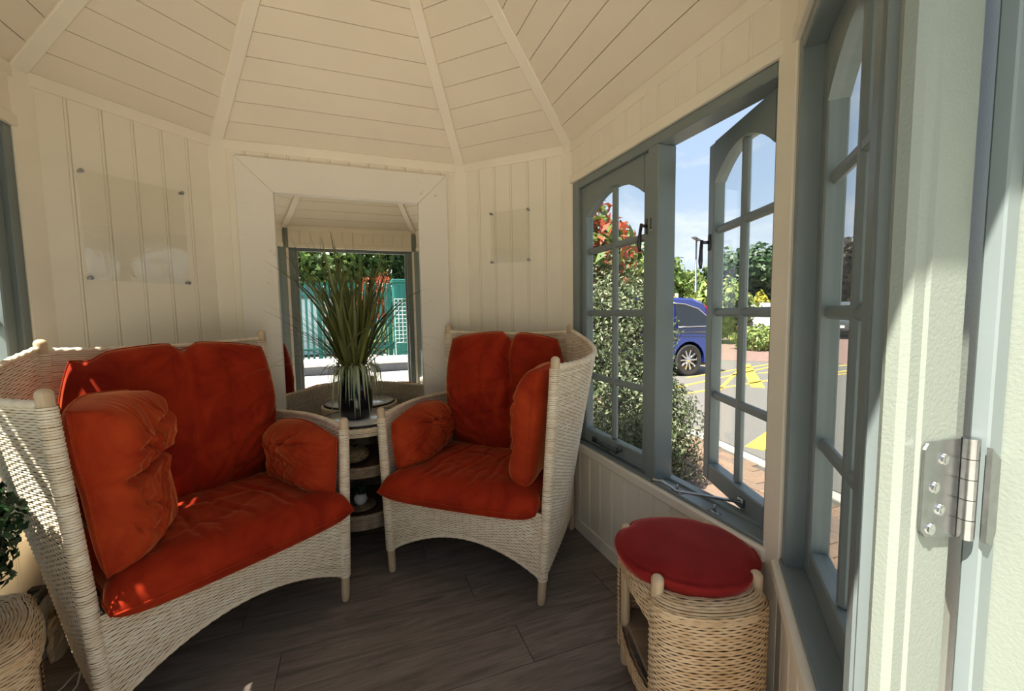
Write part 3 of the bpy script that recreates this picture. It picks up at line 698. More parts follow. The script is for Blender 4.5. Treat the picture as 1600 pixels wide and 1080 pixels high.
# ------------------------------------------------------------------ cars
def car(loc, rz, body, label, plate=False):
    """local x forward, y left; about 4.5 x 1.82 x 1.66 m"""
    root = empty('parked_car', loc, rz, label, 'car')
    prof = [(-2.18,.46),(-2.24,.62),(-2.24,.98),(-2.16,1.12),(-2.05,1.30),(-1.80,1.56),(-1.55,1.64),(-.6,1.68),(.25,1.62),(.62,1.45),(1.05,1.12),(1.75,1.00),(2.15,.86),(2.24,.66),(2.20,.40),(2.0,.27)]
    def halfwidth(x, z):
        w_ = .91 if z < 1.0 else .91-.20*((z-1.0)/.66)**1.1
        return w_*(1-.10*max(0,(abs(x)-1.7)/.55)**2)
    # wheel arch aware lower outline
    low = []
    for cx in (1.35,-1.32):
        a0 = [(cx+.40*math.cos(t),.34+.40*math.sin(t)) for t in np.linspace(0,math.pi,11)]
        low += [(cx+.40,.27)]+[(x,max(z,.27)) for x,z in a0]+[(cx-.40,.27)]
    low += [(-2.0,.30)]
    outline = prof+low
    n = len(outline); V = []; Fc = []
    secs = (-1,-.93,.93,1)
    for s in secs:
        for x,z in outline:
            hw = halfwidth(x,z); k = abs(s); zz = z-(.03 if k == 1 and z > 1.5 else 0)
            V.append((x*(1 if k < 1 else .995), math.copysign(hw*(1 if k == 1 else .93), s), zz+(.02 if k < 1 and z > 1.0 else 0)))
    for r in range(3):
        for i in range(n): Fc.append((r*n+i,r*n+(i+1)%n,(r+1)*n+(i+1)%n,(r+1)*n+i))
    Fc += [tuple(range(n)), tuple(range(3*n,4*n))[::-1]]
    bo = MB().add(V,Fc).build('body', body, root); smooth_by_angle(bo,35)
    def side_poly(pts, off, name, mat, s, par, th=.012):
        V = []
        for x,z in pts:
            hw = halfwidth(x,z); V.append((x,s*(hw+off),z)); 
        m = len(V); V += [(x,y-s*th*3,z) for x,y,z in V]
        return MB().add(V,[tuple(range(m)),tuple(range(2*m-1,m-1,-1))]+[(i,(i+1)%m,m+(i+1)%m,m+i) for i in range(m)]).build(name,mat,par)
    for s in (1,-1):
        rear = [(-1.93,1.12),(-1.85,1.22),(-1.62,1.42),(-1.30,1.52),(-1.05,1.54),(-1.02,1.06),(-1.75,1.07)]
        g = side_poly(rear,.004,'side_window','car_glass',s,root)
        trim = MB(); pp = [Vector((x,s*(halfwidth(x,z)+.008),z)) for x,z in [(-1.02,1.05),(-1.75,1.055),(-1.95,1.11),(-1.87,1.23),(-1.63,1.435),(-1.30,1.535),(-1.0,1.555)]]
        trim.tube(pp,.012,6); trim.build('window_trim','chrome',g,True)
        side_poly([(-.95,1.06),(-.95,1.54),(-.10,1.57),(-.06,1.04)],.004,'side_window','car_glass',s,root)
        side_poly([(.02,1.04),(-.02,1.57),(.25,1.55),(.55,1.40),(.85,1.12),(.80,1.05)],.004,'side_window','car_glass',s,root)
        for x in (-.55,.45): MB().box(x-.10,x+.10,s*.905,s*.935,.93,.96,.008).build('door_handle','chrome',root)
        MB().tube([(-1.75,s*.905,.93),(-.5,s*.915,.94),(1.3,s*.915,.90)],.008,6).build('crease','car_dark',root)
        side_poly([(-2.20,1.0),(-2.12,1.16),(-2.02,1.34),(-1.86,1.50),(-1.90,1.30),(-2.02,1.12),(-2.08,.98)],.006,'tail_light','lamp_red',s,root,.02)
        MB().box(1.95,2.20,s*.55,s*.84,.76,.90,.03).build('head_light','plate_white',root)
        MB().box(-2.26,-2.1,s*.35,s*.86,.42,.60,.04).build('bumper_corner','black_plastic',root)
        for cx in (1.35,-1.32):
            wh = empty('wheel', (cx,s*.80,.34)); wh.parent = root
            t = MB(); t.lathe([(.22,-.10),(.31,-.11),(.34,-.08),(.34,.08),(.31,.11),(.22,.10)],28,cap=False); t.xform(Matrix.Rotation(math.pi/2,4,'X')); smooth_by_angle(t.build('tyre','tyre',wh))
            r_ = MB(); r_.lathe([(.235,-.09),(.235,.05),(.23,.085),(.215,.09),(.205,.05),(.20,.0)],28,cap=False); r_.lathe([(.05,.02),(.055,.075),(.03,.085)],12)
            for q in range(10):
                a = 2*math.pi*q/10; st = len(r_.V); r_.box(.04,.215,-.018,.018,.045,.075,.004); r_.xform(Matrix.Rotation(a,4,'Z'),st)
            r_.xform(Matrix.Rotation(-s*math.pi/2,4,'X')); smooth_by_angle(r_.build('rim','chrome',wh))
            d_ = MB().lathe([(.20,.0),(.20,.01)],20).xform(Matrix.Rotation(-s*math.pi/2,4,'X')).build('brake_disc','car_dark',wh)
    V = [(-2.06,-.62,1.26),(-2.06,.62,1.26),(-1.80,.58,1.55),(-1.80,-.58,1.55)]; V2 = [(x-.03,y,z+.025) for x,y,z in V]
    MB().add(V+V2,[(0,1,2,3),(7,6,5,4),(0,4,5,1),(1,5,6,2),(2,6,7,3),(3,7,4,0)]).build('rear_window','car_glass',root)
    V = [(1.03,-.70,1.13),(1.03,.70,1.13),(.60,.62,1.46),(.60,-.62,1.46)]; V2 = [(x+.03,y,z+.025) for x,y,z in V]
    MB().add(V+V2,[(0,1,2,3),(7,6,5,4),(0,4,5,1),(1,5,6,2),(2,6,7,3),(3,7,4,0)]).build('windscreen','car_glass',root)
    MB().box(2.235,2.255,-.26,.26,.50,.61,.004).build('number_plate','plate_white',root); MB().box(-2.26,-2.235,-.26,.26,.78,.89,.004).build('number_plate','plate_white',root)
    MB().box(-2.0,2.0,-.80,.80,.20,.40,.03).build('underbody','black_plastic',root)
    return root
# blue estate parked beyond the shrub: its rear wheel stands at about (6.75, 4.7)
hd = math.radians(178)
fx = Vector((math.cos(hd),math.sin(hd))); ly = Vector((-fx.y,fx.x))
wheel = Vector((6.62,4.62)); c = wheel+fx*1.32-ly*.86
car((c.x,c.y,GZ-.012), hd, 'car_blue', 'blue estate car parked beyond the variegated shrub')
car((17.9,11.7,GZ-.006), math.radians(215), 'car_white', 'silver-white car parked behind the low border shrub')
car((21.9,10.95,GZ-.006), math.radians(207), 'car_dark', 'dark car facing the diagonal front window across the car park')

# ------------------------------------------------------------------ seen in the mirror: terrace, raised beds, fence and trees behind the camera
for x0,x1,lb in ((-1.75,-.28,'low raised bed with white coping left of the doorway reflection'),(.30,1.75,'low raised bed with white coping on the photinia side of the terrace')):
    r = empty('raised_bed', ((x0+x1)/2,-9.0,GZ), 0, lb, 'raised bed'); hw = (x1-x0)/2
    MB().box(-hw,hw,-.7,.7,0,.20,.01).build('side','planter_side',r); MB().box(-hw-.03,hw+.03,-.73,.73,.2,.25,.01).build('coping','stone_white',r)
fe = empty('palisade_fence', (0,-11.4,GZ), 0, 'dark green metal palisade fence across the end of the terrace', 'fence')
pm = None
for k in range(42):
    x = -3.6+k*.15
    if pm is None:
        pm = MB().prism([(-.032,0),(.032,0),(.032,2.28),(.018,2.40),(0,2.34),(-.018,2.40),(-.032,2.28)],-.012,.012).build('pale','fence_green',fe); pm.location = (x,0,0); continue
    o = pm.copy(); COL.objects.link(o); o.location = (x,0,0); o.parent = fe
for z in (.35,2.0): MB().box(-3.7,2.7,-.03,-.012,z,z+.06,.004).build('rail','fence_green',fe)
for x in (-3.7,-1.0,1.0,2.7): MB().box(x-.045,x+.045,-.10,-.03,0,2.35,.006).build('post','fence_green',fe)
cab = empty('green_cabinet', (1.55,-10.98,GZ), 0, 'tall green metal cabinet standing at the end of the fence', 'cabinet')
MB().box(-.45,.45,-.35,.25,0,2.35,.02).build('body','fence_green',cab); MB().box(-.50,.50,-.40,.30,2.35,2.45,.02).build('lid','fence_green',cab)
for x in (-.30,-.1,.1,.3): MB().box(x-.02,x+.02,.25,.275,.1,2.25,.006).build('rib','fence_green',cab)
tr = empty('wire_trellis', (1.42,-10.45,GZ), 0, 'white wire grid trellis in front of the green cabinet', 'trellis')
for k in range(7): MB().tube([(-.33+k*.11,0,.55),(-.33+k*.11,0,1.85)],.009,5).build('wire','grid_white',tr)
for k in range(12): MB().tube([(-.33,.01,.56+k*.117),(.33,.01,.56+k*.117)],.009,5).build('wire','grid_white',tr)
for x in (-.33,.33): MB().tube([(x,0,0),(x,0,.56)],.011,5).build('foot','grid_white',tr)
sh = empty('garden_shed', (-1.6,-15.0,GZ), 0, 'pale blue shed behind the palisade fence', 'shed')
MB().box(-1.5,1.5,-1,1,0,2.0,.02).build('wall','shed_blue',sh); MB().prism([(-1.65,1.98),(0,2.45),(1.65,1.98)],-1.1,1.1).build('roof','planter_side',sh)
MB().box(.3,1.0,1.0,1.03,.05,1.7,.01).build('door','plate_white',sh); MB().box(-1.1,-.3,1.0,1.02,.9,1.6,.01).build('window','car_glass',sh)
bush('red_photinia', (.75,-12.6,GZ), [((0,0,1.9),(.75,.6,.75)),((.5,0,1.6),(.6,.5,.6))], 4200, .13, 'leaf_red', 'red leaved photinia rising above the palisade fence', 'bush', stems=5, shell=.6)
bush('terrace_plant', (2.45,-10.0,GZ), [((0,0,.45),(.5,.5,.45))], 2000, .12, 'leaf_light', 'leafy light green plant beside the green cabinet', 'plant', stems=4, minz=.02)
for k,(x,y,h,rx,mt,lb) in enumerate([(-5.0,-19,6.4,2.9,'leaf_light','light green tree behind the shed'),(-.6,-19.5,6.8,2.9,'leaf_tree','tall green tree behind the middle of the fence'),(3.8,-19,5.8,2.9,'leaf_dark','dark green tree behind the red photinia'),(8.2,-19,6.0,2.9,'leaf_tree','green tree beyond the green cabinet'),(-9.6,-19,6.6,2.9,'leaf_tree','broad green tree at the far left end of the fence')]):
    tree('garden_tree', (x,y,GZ), h, rx, 9000, .30, mt, lb, trunk=.08)

# ================================================================== FURNITURE
def weave(name, S, nu, nv, mat, parent, amp=.0024, thick=.013, flip=False, seed=0, core='wicker_gap_shade'):
    """woven panel: every strand is a ribbon passing over and under the stakes on both faces, with open gaps onto an added dark sheet that stands in for their shade"""
    cu = 2*nu+1; rng = np.random.RandomState(seed+nu*7+nv)
    u = np.linspace(0,1,cu); pit = 1.0/nv
    ctr = (np.arange(nv)+.5)*pit+rng.normal(0,.05*pit,nv); hf = .435*pit*rng.uniform(.9,1.08,nv)
    v = np.stack([ctr-hf, ctr, ctr+hf],1).reshape(-1); v = np.clip(v,0,1)
    Ug, Vg = np.meshgrid(u, v); e = 1e-3
    def ev(a, b): return np.stack(S(a, b), -1)
    P_ = ev(Ug, Vg); du = ev(Ug+e, Vg)-ev(Ug-e, Vg); dv = ev(Ug, Vg+e)-ev(Ug, Vg-e)
    n_ = np.cross(du, dv); n_ /= np.linalg.norm(n_, axis=-1, keepdims=True)+1e-12
    if flip: n_ = -n_
    R3 = 3*nv; r = np.arange(R3)[:,None]; c = np.arange(cu)[None,:]
    ph = np.cos(np.pi*(c/2.0+(r//3))); mid = (r%3 == 1)
    base = amp*(.25+.55*ph)+rng.normal(0,amp*.10,(nv,1)).repeat(3,0)
    h = np.where(mid, base+amp*.55, base-amp*.35); base2 = amp*(.25-.55*ph); h2 = np.where(mid, base2+amp*.55, base2-amp*.35)
    A = P_+n_*(thick/2+h)[...,None]; B = P_-n_*(thick/2+h2)[...,None]
    nA = cu*R3; idx = np.arange(nA).reshape(R3,cu)
    rows = np.array([k for k in range(R3-1) if k%3 != 2])
    q1 = np.stack([idx[rows][:,:-1],idx[rows][:,1:],idx[rows+1][:,1:],idx[rows+1][:,:-1]],-1).reshape(-1,4)
    q2 = q1[:,::-1]+nA
    cv2 = 9; Uc, Vc = np.meshgrid(np.linspace(0,1,nu+1), np.linspace(0,1,cv2)); Cc = ev(Uc, Vc)
    idc = np.arange((nu+1)*cv2).reshape(cv2,nu+1)+2*nA
    q3 = np.stack([idc[:-1,:-1],idc[:-1,1:],idc[1:,1:],idc[1:,:-1]],-1).reshape(-1,4)
    V = np.concatenate([A.reshape(-1,3), B.reshape(-1,3), Cc.reshape(-1,3)])
    Q = np.concatenate([q1,q2,q3])
    if flip: Q = Q[:,::-1]
    o = quads(name, V, Q, mat, parent, True); o.data.materials.append(M[core])
    mi = np.zeros(len(Q), dtype=np.int32); mi[len(q1)+len(q2):] = 1
    if len(o.data.polygons) == len(Q): o.data.polygons.foreach_set('material_index', mi)
    return o
def braid(name, pts, rad, mat, parent, turns=None):
    """twisted border along a polyline"""
    pts = [Vector(p) for p in pts]; ln = sum((b-a).length for a,b in zip(pts[:-1],pts[1:])); n = max(8,int(ln/.004))
    cum = [0]
    for a,b in zip(pts[:-1],pts[1:]): cum.append(cum[-1]+(b-a).length)
    def at(s):
        s *= cum[-1]
        for i in range(len(pts)-1):
            if s <= cum[i+1]+1e-9: 
                f = (s-cum[i])/max(cum[i+1]-cum[i],1e-9); return pts[i].lerp(pts[i+1],f)
        return pts[-1]
    seg = 10; V = []; Fc = []; P_ = [at(i/n) for i in range(n+1)]
    a = None
    for i,p in enumerate(P_):
        t = (P_[min(i+1,n)]-P_[max(i-1,0)]).normalized()
        if a is None:
            up = Vector((0,0,1)) if abs(t.z) < .9 else Vector((1,0,0)); a = t.cross(up).normalized()
        a = (a-t*a.dot(t)).normalized(); b = t.cross(a)
        for k in range(seg):
            th = 2*math.pi*k/seg; s = ln*i/n; rr = rad*(1+.16*math.cos(3*(th+s/ .014)))
            V.append(p+(a*math.cos(th)+b*math.sin(th))*rr)
    for i in range(n):
        for k in range(seg): Fc.append((i*seg+k,i*seg+(k+1)%seg,(i+1)*seg+(k+1)%seg,(i+1)*seg+k))
    Fc += [tuple(range(seg))[::-1], tuple(n*seg+k for k in range(seg))]
    return mk(name, V, Fc, mat, parent, True)
def knob_post(name, p0, p1, r, mat, parent, par_r=None):
    """turned post with a rounded top from p0 to p1"""
    p0 = Vector(p0); p1 = Vector(p1); d = (p1-p0); L_ = d.length; d.normalize()
    pts = [p0, p0+d*.004]; rr = [r*.72, r*.84]
    pts += [p0+d*.03, p1-d*(r*1.0)]; rr += [r*.95, r]
    for k in range(1,7):
        a = k/6*math.pi/2; pts.append(p1-d*(r*(1-math.sin(a)))); rr.append(max(r*math.cos(a)*.98+.0008,.0012))
    o = MB().tube(pts, rr, 14).build(name, mat, parent); return smooth_by_angle(o, 60)

HWD, DEP = .345, .57          # half width and depth of the wing armchairs
def armchair(loc, rz, m, label):
    """m = +1: high wing on local +x;  m = -1: mirrored.  local y runs from the front posts (0) to the back (.57)"""
    root = empty('wicker_armchair', loc, rz, label, 'armchair', 'pair of wicker wing armchairs')
    fl_ = m < 0
    def X(x): return m*x
    # frame posts / legs
    posts = dict(LF=((-HWD,0),.030,.745,0), HF=((HWD,0),-.066,.985,0), LB=((-HWD,DEP),0,1.085,.018), HB=((HWD,DEP),0,1.085,.018))
    def post_at(k, z):
        (x,y),lean,top,back = posts[k]; f = z/top
        return Vector((X(x-lean*f), y+back*f, z))
    for k in posts:
        top = posts[k][2]
        knob_post('post', post_at(k,.0)+(Vector((0,.035,0)) if k in ('LB','HB') else Vector((0,0,0))), post_at(k,top), .0175, 'rattan_wood', root)
        # wicker wrapping on the posts
        z0, z1 = .10, top-(.045 if k in ('LF','HF') else .05)
        def S(u, v, k=k, z0=z0, z1=z1):
            z = z0+(z1-z0)*v; (x,y),lean,tp,back = posts[k]; th = 2*np.pi*u; r = .0185
            return X(x-lean*z/tp+r*np.cos(th)), y+back*z/tp+r*np.sin(th), z+0*u
        weave('post_wrap', S, 8, int((z1-z0)/.0072), 'wicker_pale', root, .0009, .003, fl_)
    K = .0072; T = .0165
    # high wing side
    def SH(u, v):
        zb = .10+.03*np.sin(np.pi*np.clip(u,0,1)); zt = .945+.11*np.clip(u,0,1)**2; z = zb+(zt-zb)*v; k = np.clip(z/.95,0,1.2)
        x = HWD+.066*k*(1-u)*(.985**-1)*.95+.125*k**1.15*np.sin(np.pi*np.clip(u,0,1))+.004
        y = DEP*u+.018*k*u
        return X(x), y, z
    weave('wing_panel', SH, int(.66/T), int(.87/K), 'wicker_pale', root, flip=fl_)
    us = np.linspace(.0,1,24); x,y,z = SH(us, np.ones_like(us)); braid('wing_rim', list(zip(x,y,z)), .011, 'wicker_pale', root)
    # low arm side
    def SLo(u, v):
        zb = .10+.03*np.sin(np.pi*np.clip(u,0,1)); zt = .700+.012*np.sin(np.pi*np.clip(u,0,1)); z = zb+(zt-zb)*v; k = np.clip(z/.745,0,1.2)
        x = -HWD-.004-.030*k*(1-u)-.03*k*np.sin(np.pi*np.clip(u,0,1)); return X(x), DEP*u+.02*k*u, z
    weave('arm_panel', SLo, int(.60/T), int(.60/K), 'wicker_pale', root, flip=not fl_)
    x,y,z = SLo(us, np.ones_like(us)); braid('arm_rim', list(zip(x,y,z)), .011, 'wicker_pale', root)
    # back
    def SB(u, v):
        zb = .12; zt = 1.045-.012*np.sin(np.pi*np.clip(u,0,1)); z = zb+(zt-zb)*v
        return X(-HWD+2*HWD*u), DEP+.018*z/1.085+.018*np.sin(np.pi*np.clip(u,0,1)), z
    weave('back_panel', SB, int(.69/T), int(.92/K), 'wicker_pale', root, flip=not fl_)
    x,y,z = SB(us, np.ones_like(us)); braid('back_rim', list(zip(x,y,z)), .010, 'wicker_pale', root)
    # front apron with arched lower edge
    def SF(u, v):
        uu = np.clip(u,0,1); zb = .10+.112*np.sin(np.pi*uu)**.85; zt = .375+0*u; z = zb+(zt-zb)*v
        lx = -HWD-.030*z/.745; hx = HWD+.066*z/.985
        bow = .018*np.sin(np.pi*uu)*np.clip(1-(z-.10)/.3,0,1)
        return X(lx+(hx-lx)*u), -.004-bow*0+.05*np.sin(np.pi*uu)*np.clip((.375-z)/.28,0,1)*.35, z
    weave('front_apron', SF, int(.72/T), int(.24/K), 'wicker_pale', root, flip=fl_)
    x,y,z = SF(us, np.zeros_like(us)); braid('apron_rim', list(zip(x,y,z)), .007, 'wicker_pale', root)
    # seat deck under the cushion
    MB().box(-HWD+.01,HWD-.01,.01,DEP-.01,.335,.352,.004).build('seat_deck','rattan_wood',root)
    return root

def pillow(name, wd, ht, th, deform, mat, creases=(), notches=(), channels=(), lump=.006, wrk=.004, n=84, parent=None, seed=1, rnd=.30, pw=3.2):
    """soft pad in the (x,y) plane, thickness along z, then bent by deform()"""
    rng = np.random.RandomState(seed); a = np.linspace(-1,1,n+1)
    a = np.sign(a)*np.abs(a)**.85
    A, B = np.meshgrid(a, a)
    f = np.clip((1-np.abs(A)**pw)*(1-np.abs(B)**pw),0,1)**.5
    x = A*((1-rnd)+rnd*np.sqrt(1-B**2/2)*1.02)*wd/2; y = B*((1-rnd)+rnd*np.sqrt(1-A**2/2)*1.02)*ht/2
    for (pa,dep,wid) in notches: y -= dep*np.exp(-((A-pa)/wid)**2)*np.clip((B-.2)/.8,0,1)**2
    bumpf = np.zeros_like(A)
    for k in range(7):
        d = rng.normal(0,1,2); d /= np.linalg.norm(d); fr = rng.uniform(2.0,5.5); p = rng.uniform(0,6.28)
        bumpf += np.sin(fr*(d[0]*A+d[1]*B)+p+1.2*np.sin(2.3*(d[1]*A-d[0]*B)+p))/7
    top = th/2*f+lump*bumpf*f**.5*2.4; bot = -th/2*f
    for k in range(6):                                   # fine gathered folds
        d = rng.normal(0,1,2); d /= np.linalg.norm(d); fr = rng.uniform(4,9); p = rng.uniform(0,6.28)
        ph = fr*(d[0]*A+d[1]*B)+p+.9*np.sin(3.1*(d[1]*A-d[0]*B)+2*p)+.35*np.sin(9*(d[1]*A+d[0]*B)+p)
        ca, cb = rng.uniform(-.9,.9,2); mask = np.exp(-(((A-ca)/.55)**2+((B-cb)/.55)**2))
        top += -wrk*(1-np.abs(np.sin(ph)))**4*mask*f**.3+wrk*.5*(1-np.abs(np.sin(ph+.5)))**4*mask*f**.3
    for (x0,y0,x1,y1,dep,wid) in creases:
        d = np.array([x1-x0,y1-y0]); L2 = d@d; t = np.clip(((A-x0)*d[0]+(B-y0)*d[1])/L2,0,1)
        wob = .03*np.sin(9*t+x0*7+y0*3)
        dist = np.hypot(A-(x0+t*d[0])-wob*d[1]/L2**.5, B-(y0+t*d[1])+wob*d[0]/L2**.5)
        env = np.sin(np.pi*np.clip(.12+.80*t,0,1))**.6*f**.35
        top += -dep*env*np.exp(-(dist/wid)**2)+.5*dep*env*np.exp(-((dist-wid*1.9)/(wid*1.1))**2)
    for (pa,dep,wid) in channels:
        wob = .02*np.sin(5*B+pa*9)
        top += -dep*np.exp(-(np.abs(A-pa-wob)/wid)**1.3)*f**.4
    top = np.maximum(top, bot+.006*f)
    V = np.concatenate([np.stack([x,y,top],-1).reshape(-1,3), np.stack([x,y,bot],-1).reshape(-1,3)])
    V = np.stack(deform(V[:,0],V[:,1],V[:,2]),-1)
    m_ = (n+1)**2; idx = np.arange(m_).reshape(n+1,n+1)
    q1 = np.stack([idx[:-1,:-1],idx[:-1,1:],idx[1:,1:],idx[1:,:-1]],-1).reshape(-1,4); q2 = q1[:,::-1]+m_
    bd = np.concatenate([idx[0,:-1],idx[:-1,-1],idx[-1,:0:-1],idx[:0:-1,0]]); nx = np.roll(bd,-1)
    Q = np.concatenate([q1,q2,np.stack([bd,bd+m_,nx+m_,nx],-1)])
    o = quads(name, V, Q, mat, parent, True)
    bm = bmesh.new(); bm.from_mesh(o.data); bmesh.ops.remove_doubles(bm, verts=bm.verts, dist=.0003); bmesh.ops.recalc_face_normals(bm, faces=bm.faces); bm.to_mesh(o.data); bm.free()
    o.data.polygons.foreach_set('use_smooth', np.ones(len(o.data.polygons), dtype=bool))
    pp = V[bd]; pts = [tuple(q) for q in pp[::3]]; pts.append(pts[0])
    pi_ = MB().tube(pts, .0032, 6, caps=False).build('piping', mat, o, True)
    return o
def in_frame(o, loc, rz): o.location = loc; o.rotation_euler = (0,0,rz)

def chair_frame(L0, exv):
    exv = Vector(exv).normalized(); return exv
# right-hand chair
a_r = math.atan2(-.639,.770); ex = Vector((.770,-.639)); ey = Vector((.639,.770))
o_r = Vector((.103,-.560))+ex*.345
armchair((o_r.x,o_r.y,0), a_r, 1, 'pale wicker wing armchair standing by the right-hand window')
# left-hand chair, mirrored
al = math.radians(34); exl = Vector((-math.cos(al),-math.sin(al)))
o_l = Vector((-.091,-.69))+exl*.345
armchair((o_l.x,o_l.y,0), al, -1, 'pale wicker wing armchair standing at the left near the topiary')

def cushions(loc, rz, m, where, shapes):
    for nm, lb, args in shapes:
        o = pillow(nm, parent=None, **args); in_frame(o, (loc.x,loc.y,0), rz)
        tag(o, lb, 'cushion', 'orange velvet chair cushions')
def seat_def(m):
    def d(x, y, z):
        # x across, y depth, z up: crowned, front edge rolling down over the apron, wider in front of the posts
        Y = .215+y; Z = .412+z-.022*np.clip((-Y+.05)/.12,0,1)**2
        tp_ = np.where(Y < -.012, 1.035, 1.035-.04*np.clip((Y+.012)/.05,0,1)-.02*np.clip(Y/.5,0,1))
        return m*(-.008+x*tp_), Y, Z
    return d
def back_def(m, x0=.01):
    def d(x, y, z):
        h = y+.31; Y = .485+.012*(h-.3)-z*np.where(z > 0, 1, .35)
        return m*(x0+x), Y, .430+h
    return d
def side_low(m, h0=.455, h=.235, y0=.215, lean=.0):
    def d(x, y, z):
        yy = y+h/2; k = np.clip(yy/h,0,1)
        Y = y0+x*(1+.06*k); Xx = -.322-.012*k+z*np.where(z > 0, 1, .2)+lean*(1-k)
        Z = h0+yy+.022*np.sin(np.clip((x+.2)/.4,0,1)*np.pi)*k-.016*np.clip(-x/.2,0,1)*k
        return m*Xx, Y, Z
    return d
def side_high(m, h0=.445, h=.50, y0=.19, lx=.352, grow=-.10, over=0.0, yaw=0.0):
    def d(x, y, z):
        yy = y+h/2; k = np.clip(yy/h,0,1)
        Y = y0+x*(1+grow*k)+.01*k-over*.5*np.clip((k-.5)/.2,0,1)
        Xx = lx-.075+.03*k-z*np.where(z > 0, 1, .3)+.05*np.sin(np.clip((x+.2)/.4,0,1)*np.pi)*k-over*np.clip((k-.55)/.12,0,1)*np.where(z > 0, 1, 0)
        Z = h0+yy-.012*np.abs(x)/.2
        px_, py_ = lx-.03, y0-.17; ca, sa_ = math.cos(yaw), math.sin(yaw); dx, dy = Xx-px_, Y-py_
        Xx, Y = px_+dx*ca-dy*sa_, py_+dx*sa_+dy*ca
        return m*Xx, Y, Z
    return d
CR_SEAT = [(-.5,-.9,-.35,.7,.006,.03),(-.1,-.7,.05,.9,.007,.028),(.3,-.8,.35,.8,.006,.03),(.65,-.6,.55,.7,.006,.03),(-.8,-.3,-.6,.6,.005,.03),(.1,-.95,.2,-.3,.005,.03)]
CR_BR = [(-.95,-.05,-.45,-.45,.012,.04),(.9,.0,.45,-.5,.010,.04),(-.9,-.55,-.3,-.8,.008,.04),(.2,-.6,.8,-.85,.008,.04),(-.9,.3,-.6,-.1,.008,.04)]
CR_LOW = [(-.9,.8,.2,.4,.012,.05),(-.3,.9,.3,-.2,.012,.05),(.95,.6,.2,.1,.012,.05),(.9,-.4,.1,-.1,.010,.05),(-.6,.2,-.2,-.8,.008,.05),(.5,.9,.75,-.7,.010,.05)]
CR_HIGH = [(.9,.75,-.3,.35,.014,.06),(-.9,.45,.1,.30,.012,.05),(-.6,.9,-.4,.3,.010,.05),(.9,.1,.2,-.2,.008,.05),(-.8,-.2,.0,-.5,.008,.05),(-.3,-.9,.2,-.3,.008,.05),(.6,-.9,.4,-.4,.006,.05)]
V_ = 'velvet_orange'
rset = [
 ('seat_cushion','orange velvet seat cushion of the armchair by the right-hand window',dict(wd=.700,ht=.585,th=.12,deform=seat_def(1),mat=V_,creases=CR_SEAT,lump=.004,wrk=.004,seed=3,pw=9,rnd=.12)),
 ('back_cushion','orange velvet back cushion of the armchair by the right-hand window',dict(wd=.640,ht=.620,th=.20,deform=back_def(1,.02),mat=V_,creases=CR_BR,notches=[(.16,.045,.09)],channels=[(.16,.045,.07),(-.32,.014,.05),(.6,.008,.04)],lump=.006,wrk=.009,seed=4,pw=3.4,rnd=.42)),
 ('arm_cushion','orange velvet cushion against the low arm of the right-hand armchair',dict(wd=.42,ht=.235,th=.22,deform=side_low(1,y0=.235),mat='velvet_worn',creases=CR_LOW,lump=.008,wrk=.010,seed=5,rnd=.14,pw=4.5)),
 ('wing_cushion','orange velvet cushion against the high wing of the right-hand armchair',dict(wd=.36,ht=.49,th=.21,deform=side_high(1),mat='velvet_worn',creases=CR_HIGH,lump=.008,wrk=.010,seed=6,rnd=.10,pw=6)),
]
cushions(o_r, a_r, 1, '', rset)
lset = [
 ('seat_cushion','orange velvet seat cushion of the left-hand armchair',dict(wd=.700,ht=.585,th=.12,deform=seat_def(-1),mat=V_,creases=CR_SEAT[::-1],lump=.004,wrk=.004,seed=13,pw=9,rnd=.12)),
 ('back_cushion','orange velvet back cushion of the left-hand armchair',dict(wd=.670,ht=.620,th=.20,deform=back_def(-1,.0),mat=V_,creases=CR_BR,notches=[(-.04,.035,.09),(.85,.02,.1)],channels=[(-.04,.035,.06),(-.42,.016,.05),(.12,.014,.05)],lump=.006,wrk=.009,seed=14,pw=3.4,rnd=.42)),
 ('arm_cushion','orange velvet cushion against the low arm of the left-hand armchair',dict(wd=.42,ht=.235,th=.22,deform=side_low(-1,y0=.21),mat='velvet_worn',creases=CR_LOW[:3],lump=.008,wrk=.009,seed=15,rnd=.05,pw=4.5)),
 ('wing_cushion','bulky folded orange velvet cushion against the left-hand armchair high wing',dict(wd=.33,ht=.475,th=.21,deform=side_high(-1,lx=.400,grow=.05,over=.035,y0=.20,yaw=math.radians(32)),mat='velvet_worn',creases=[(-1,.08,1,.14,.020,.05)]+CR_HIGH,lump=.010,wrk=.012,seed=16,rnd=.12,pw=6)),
]
cushions(o_l, al, -1, '', lset)

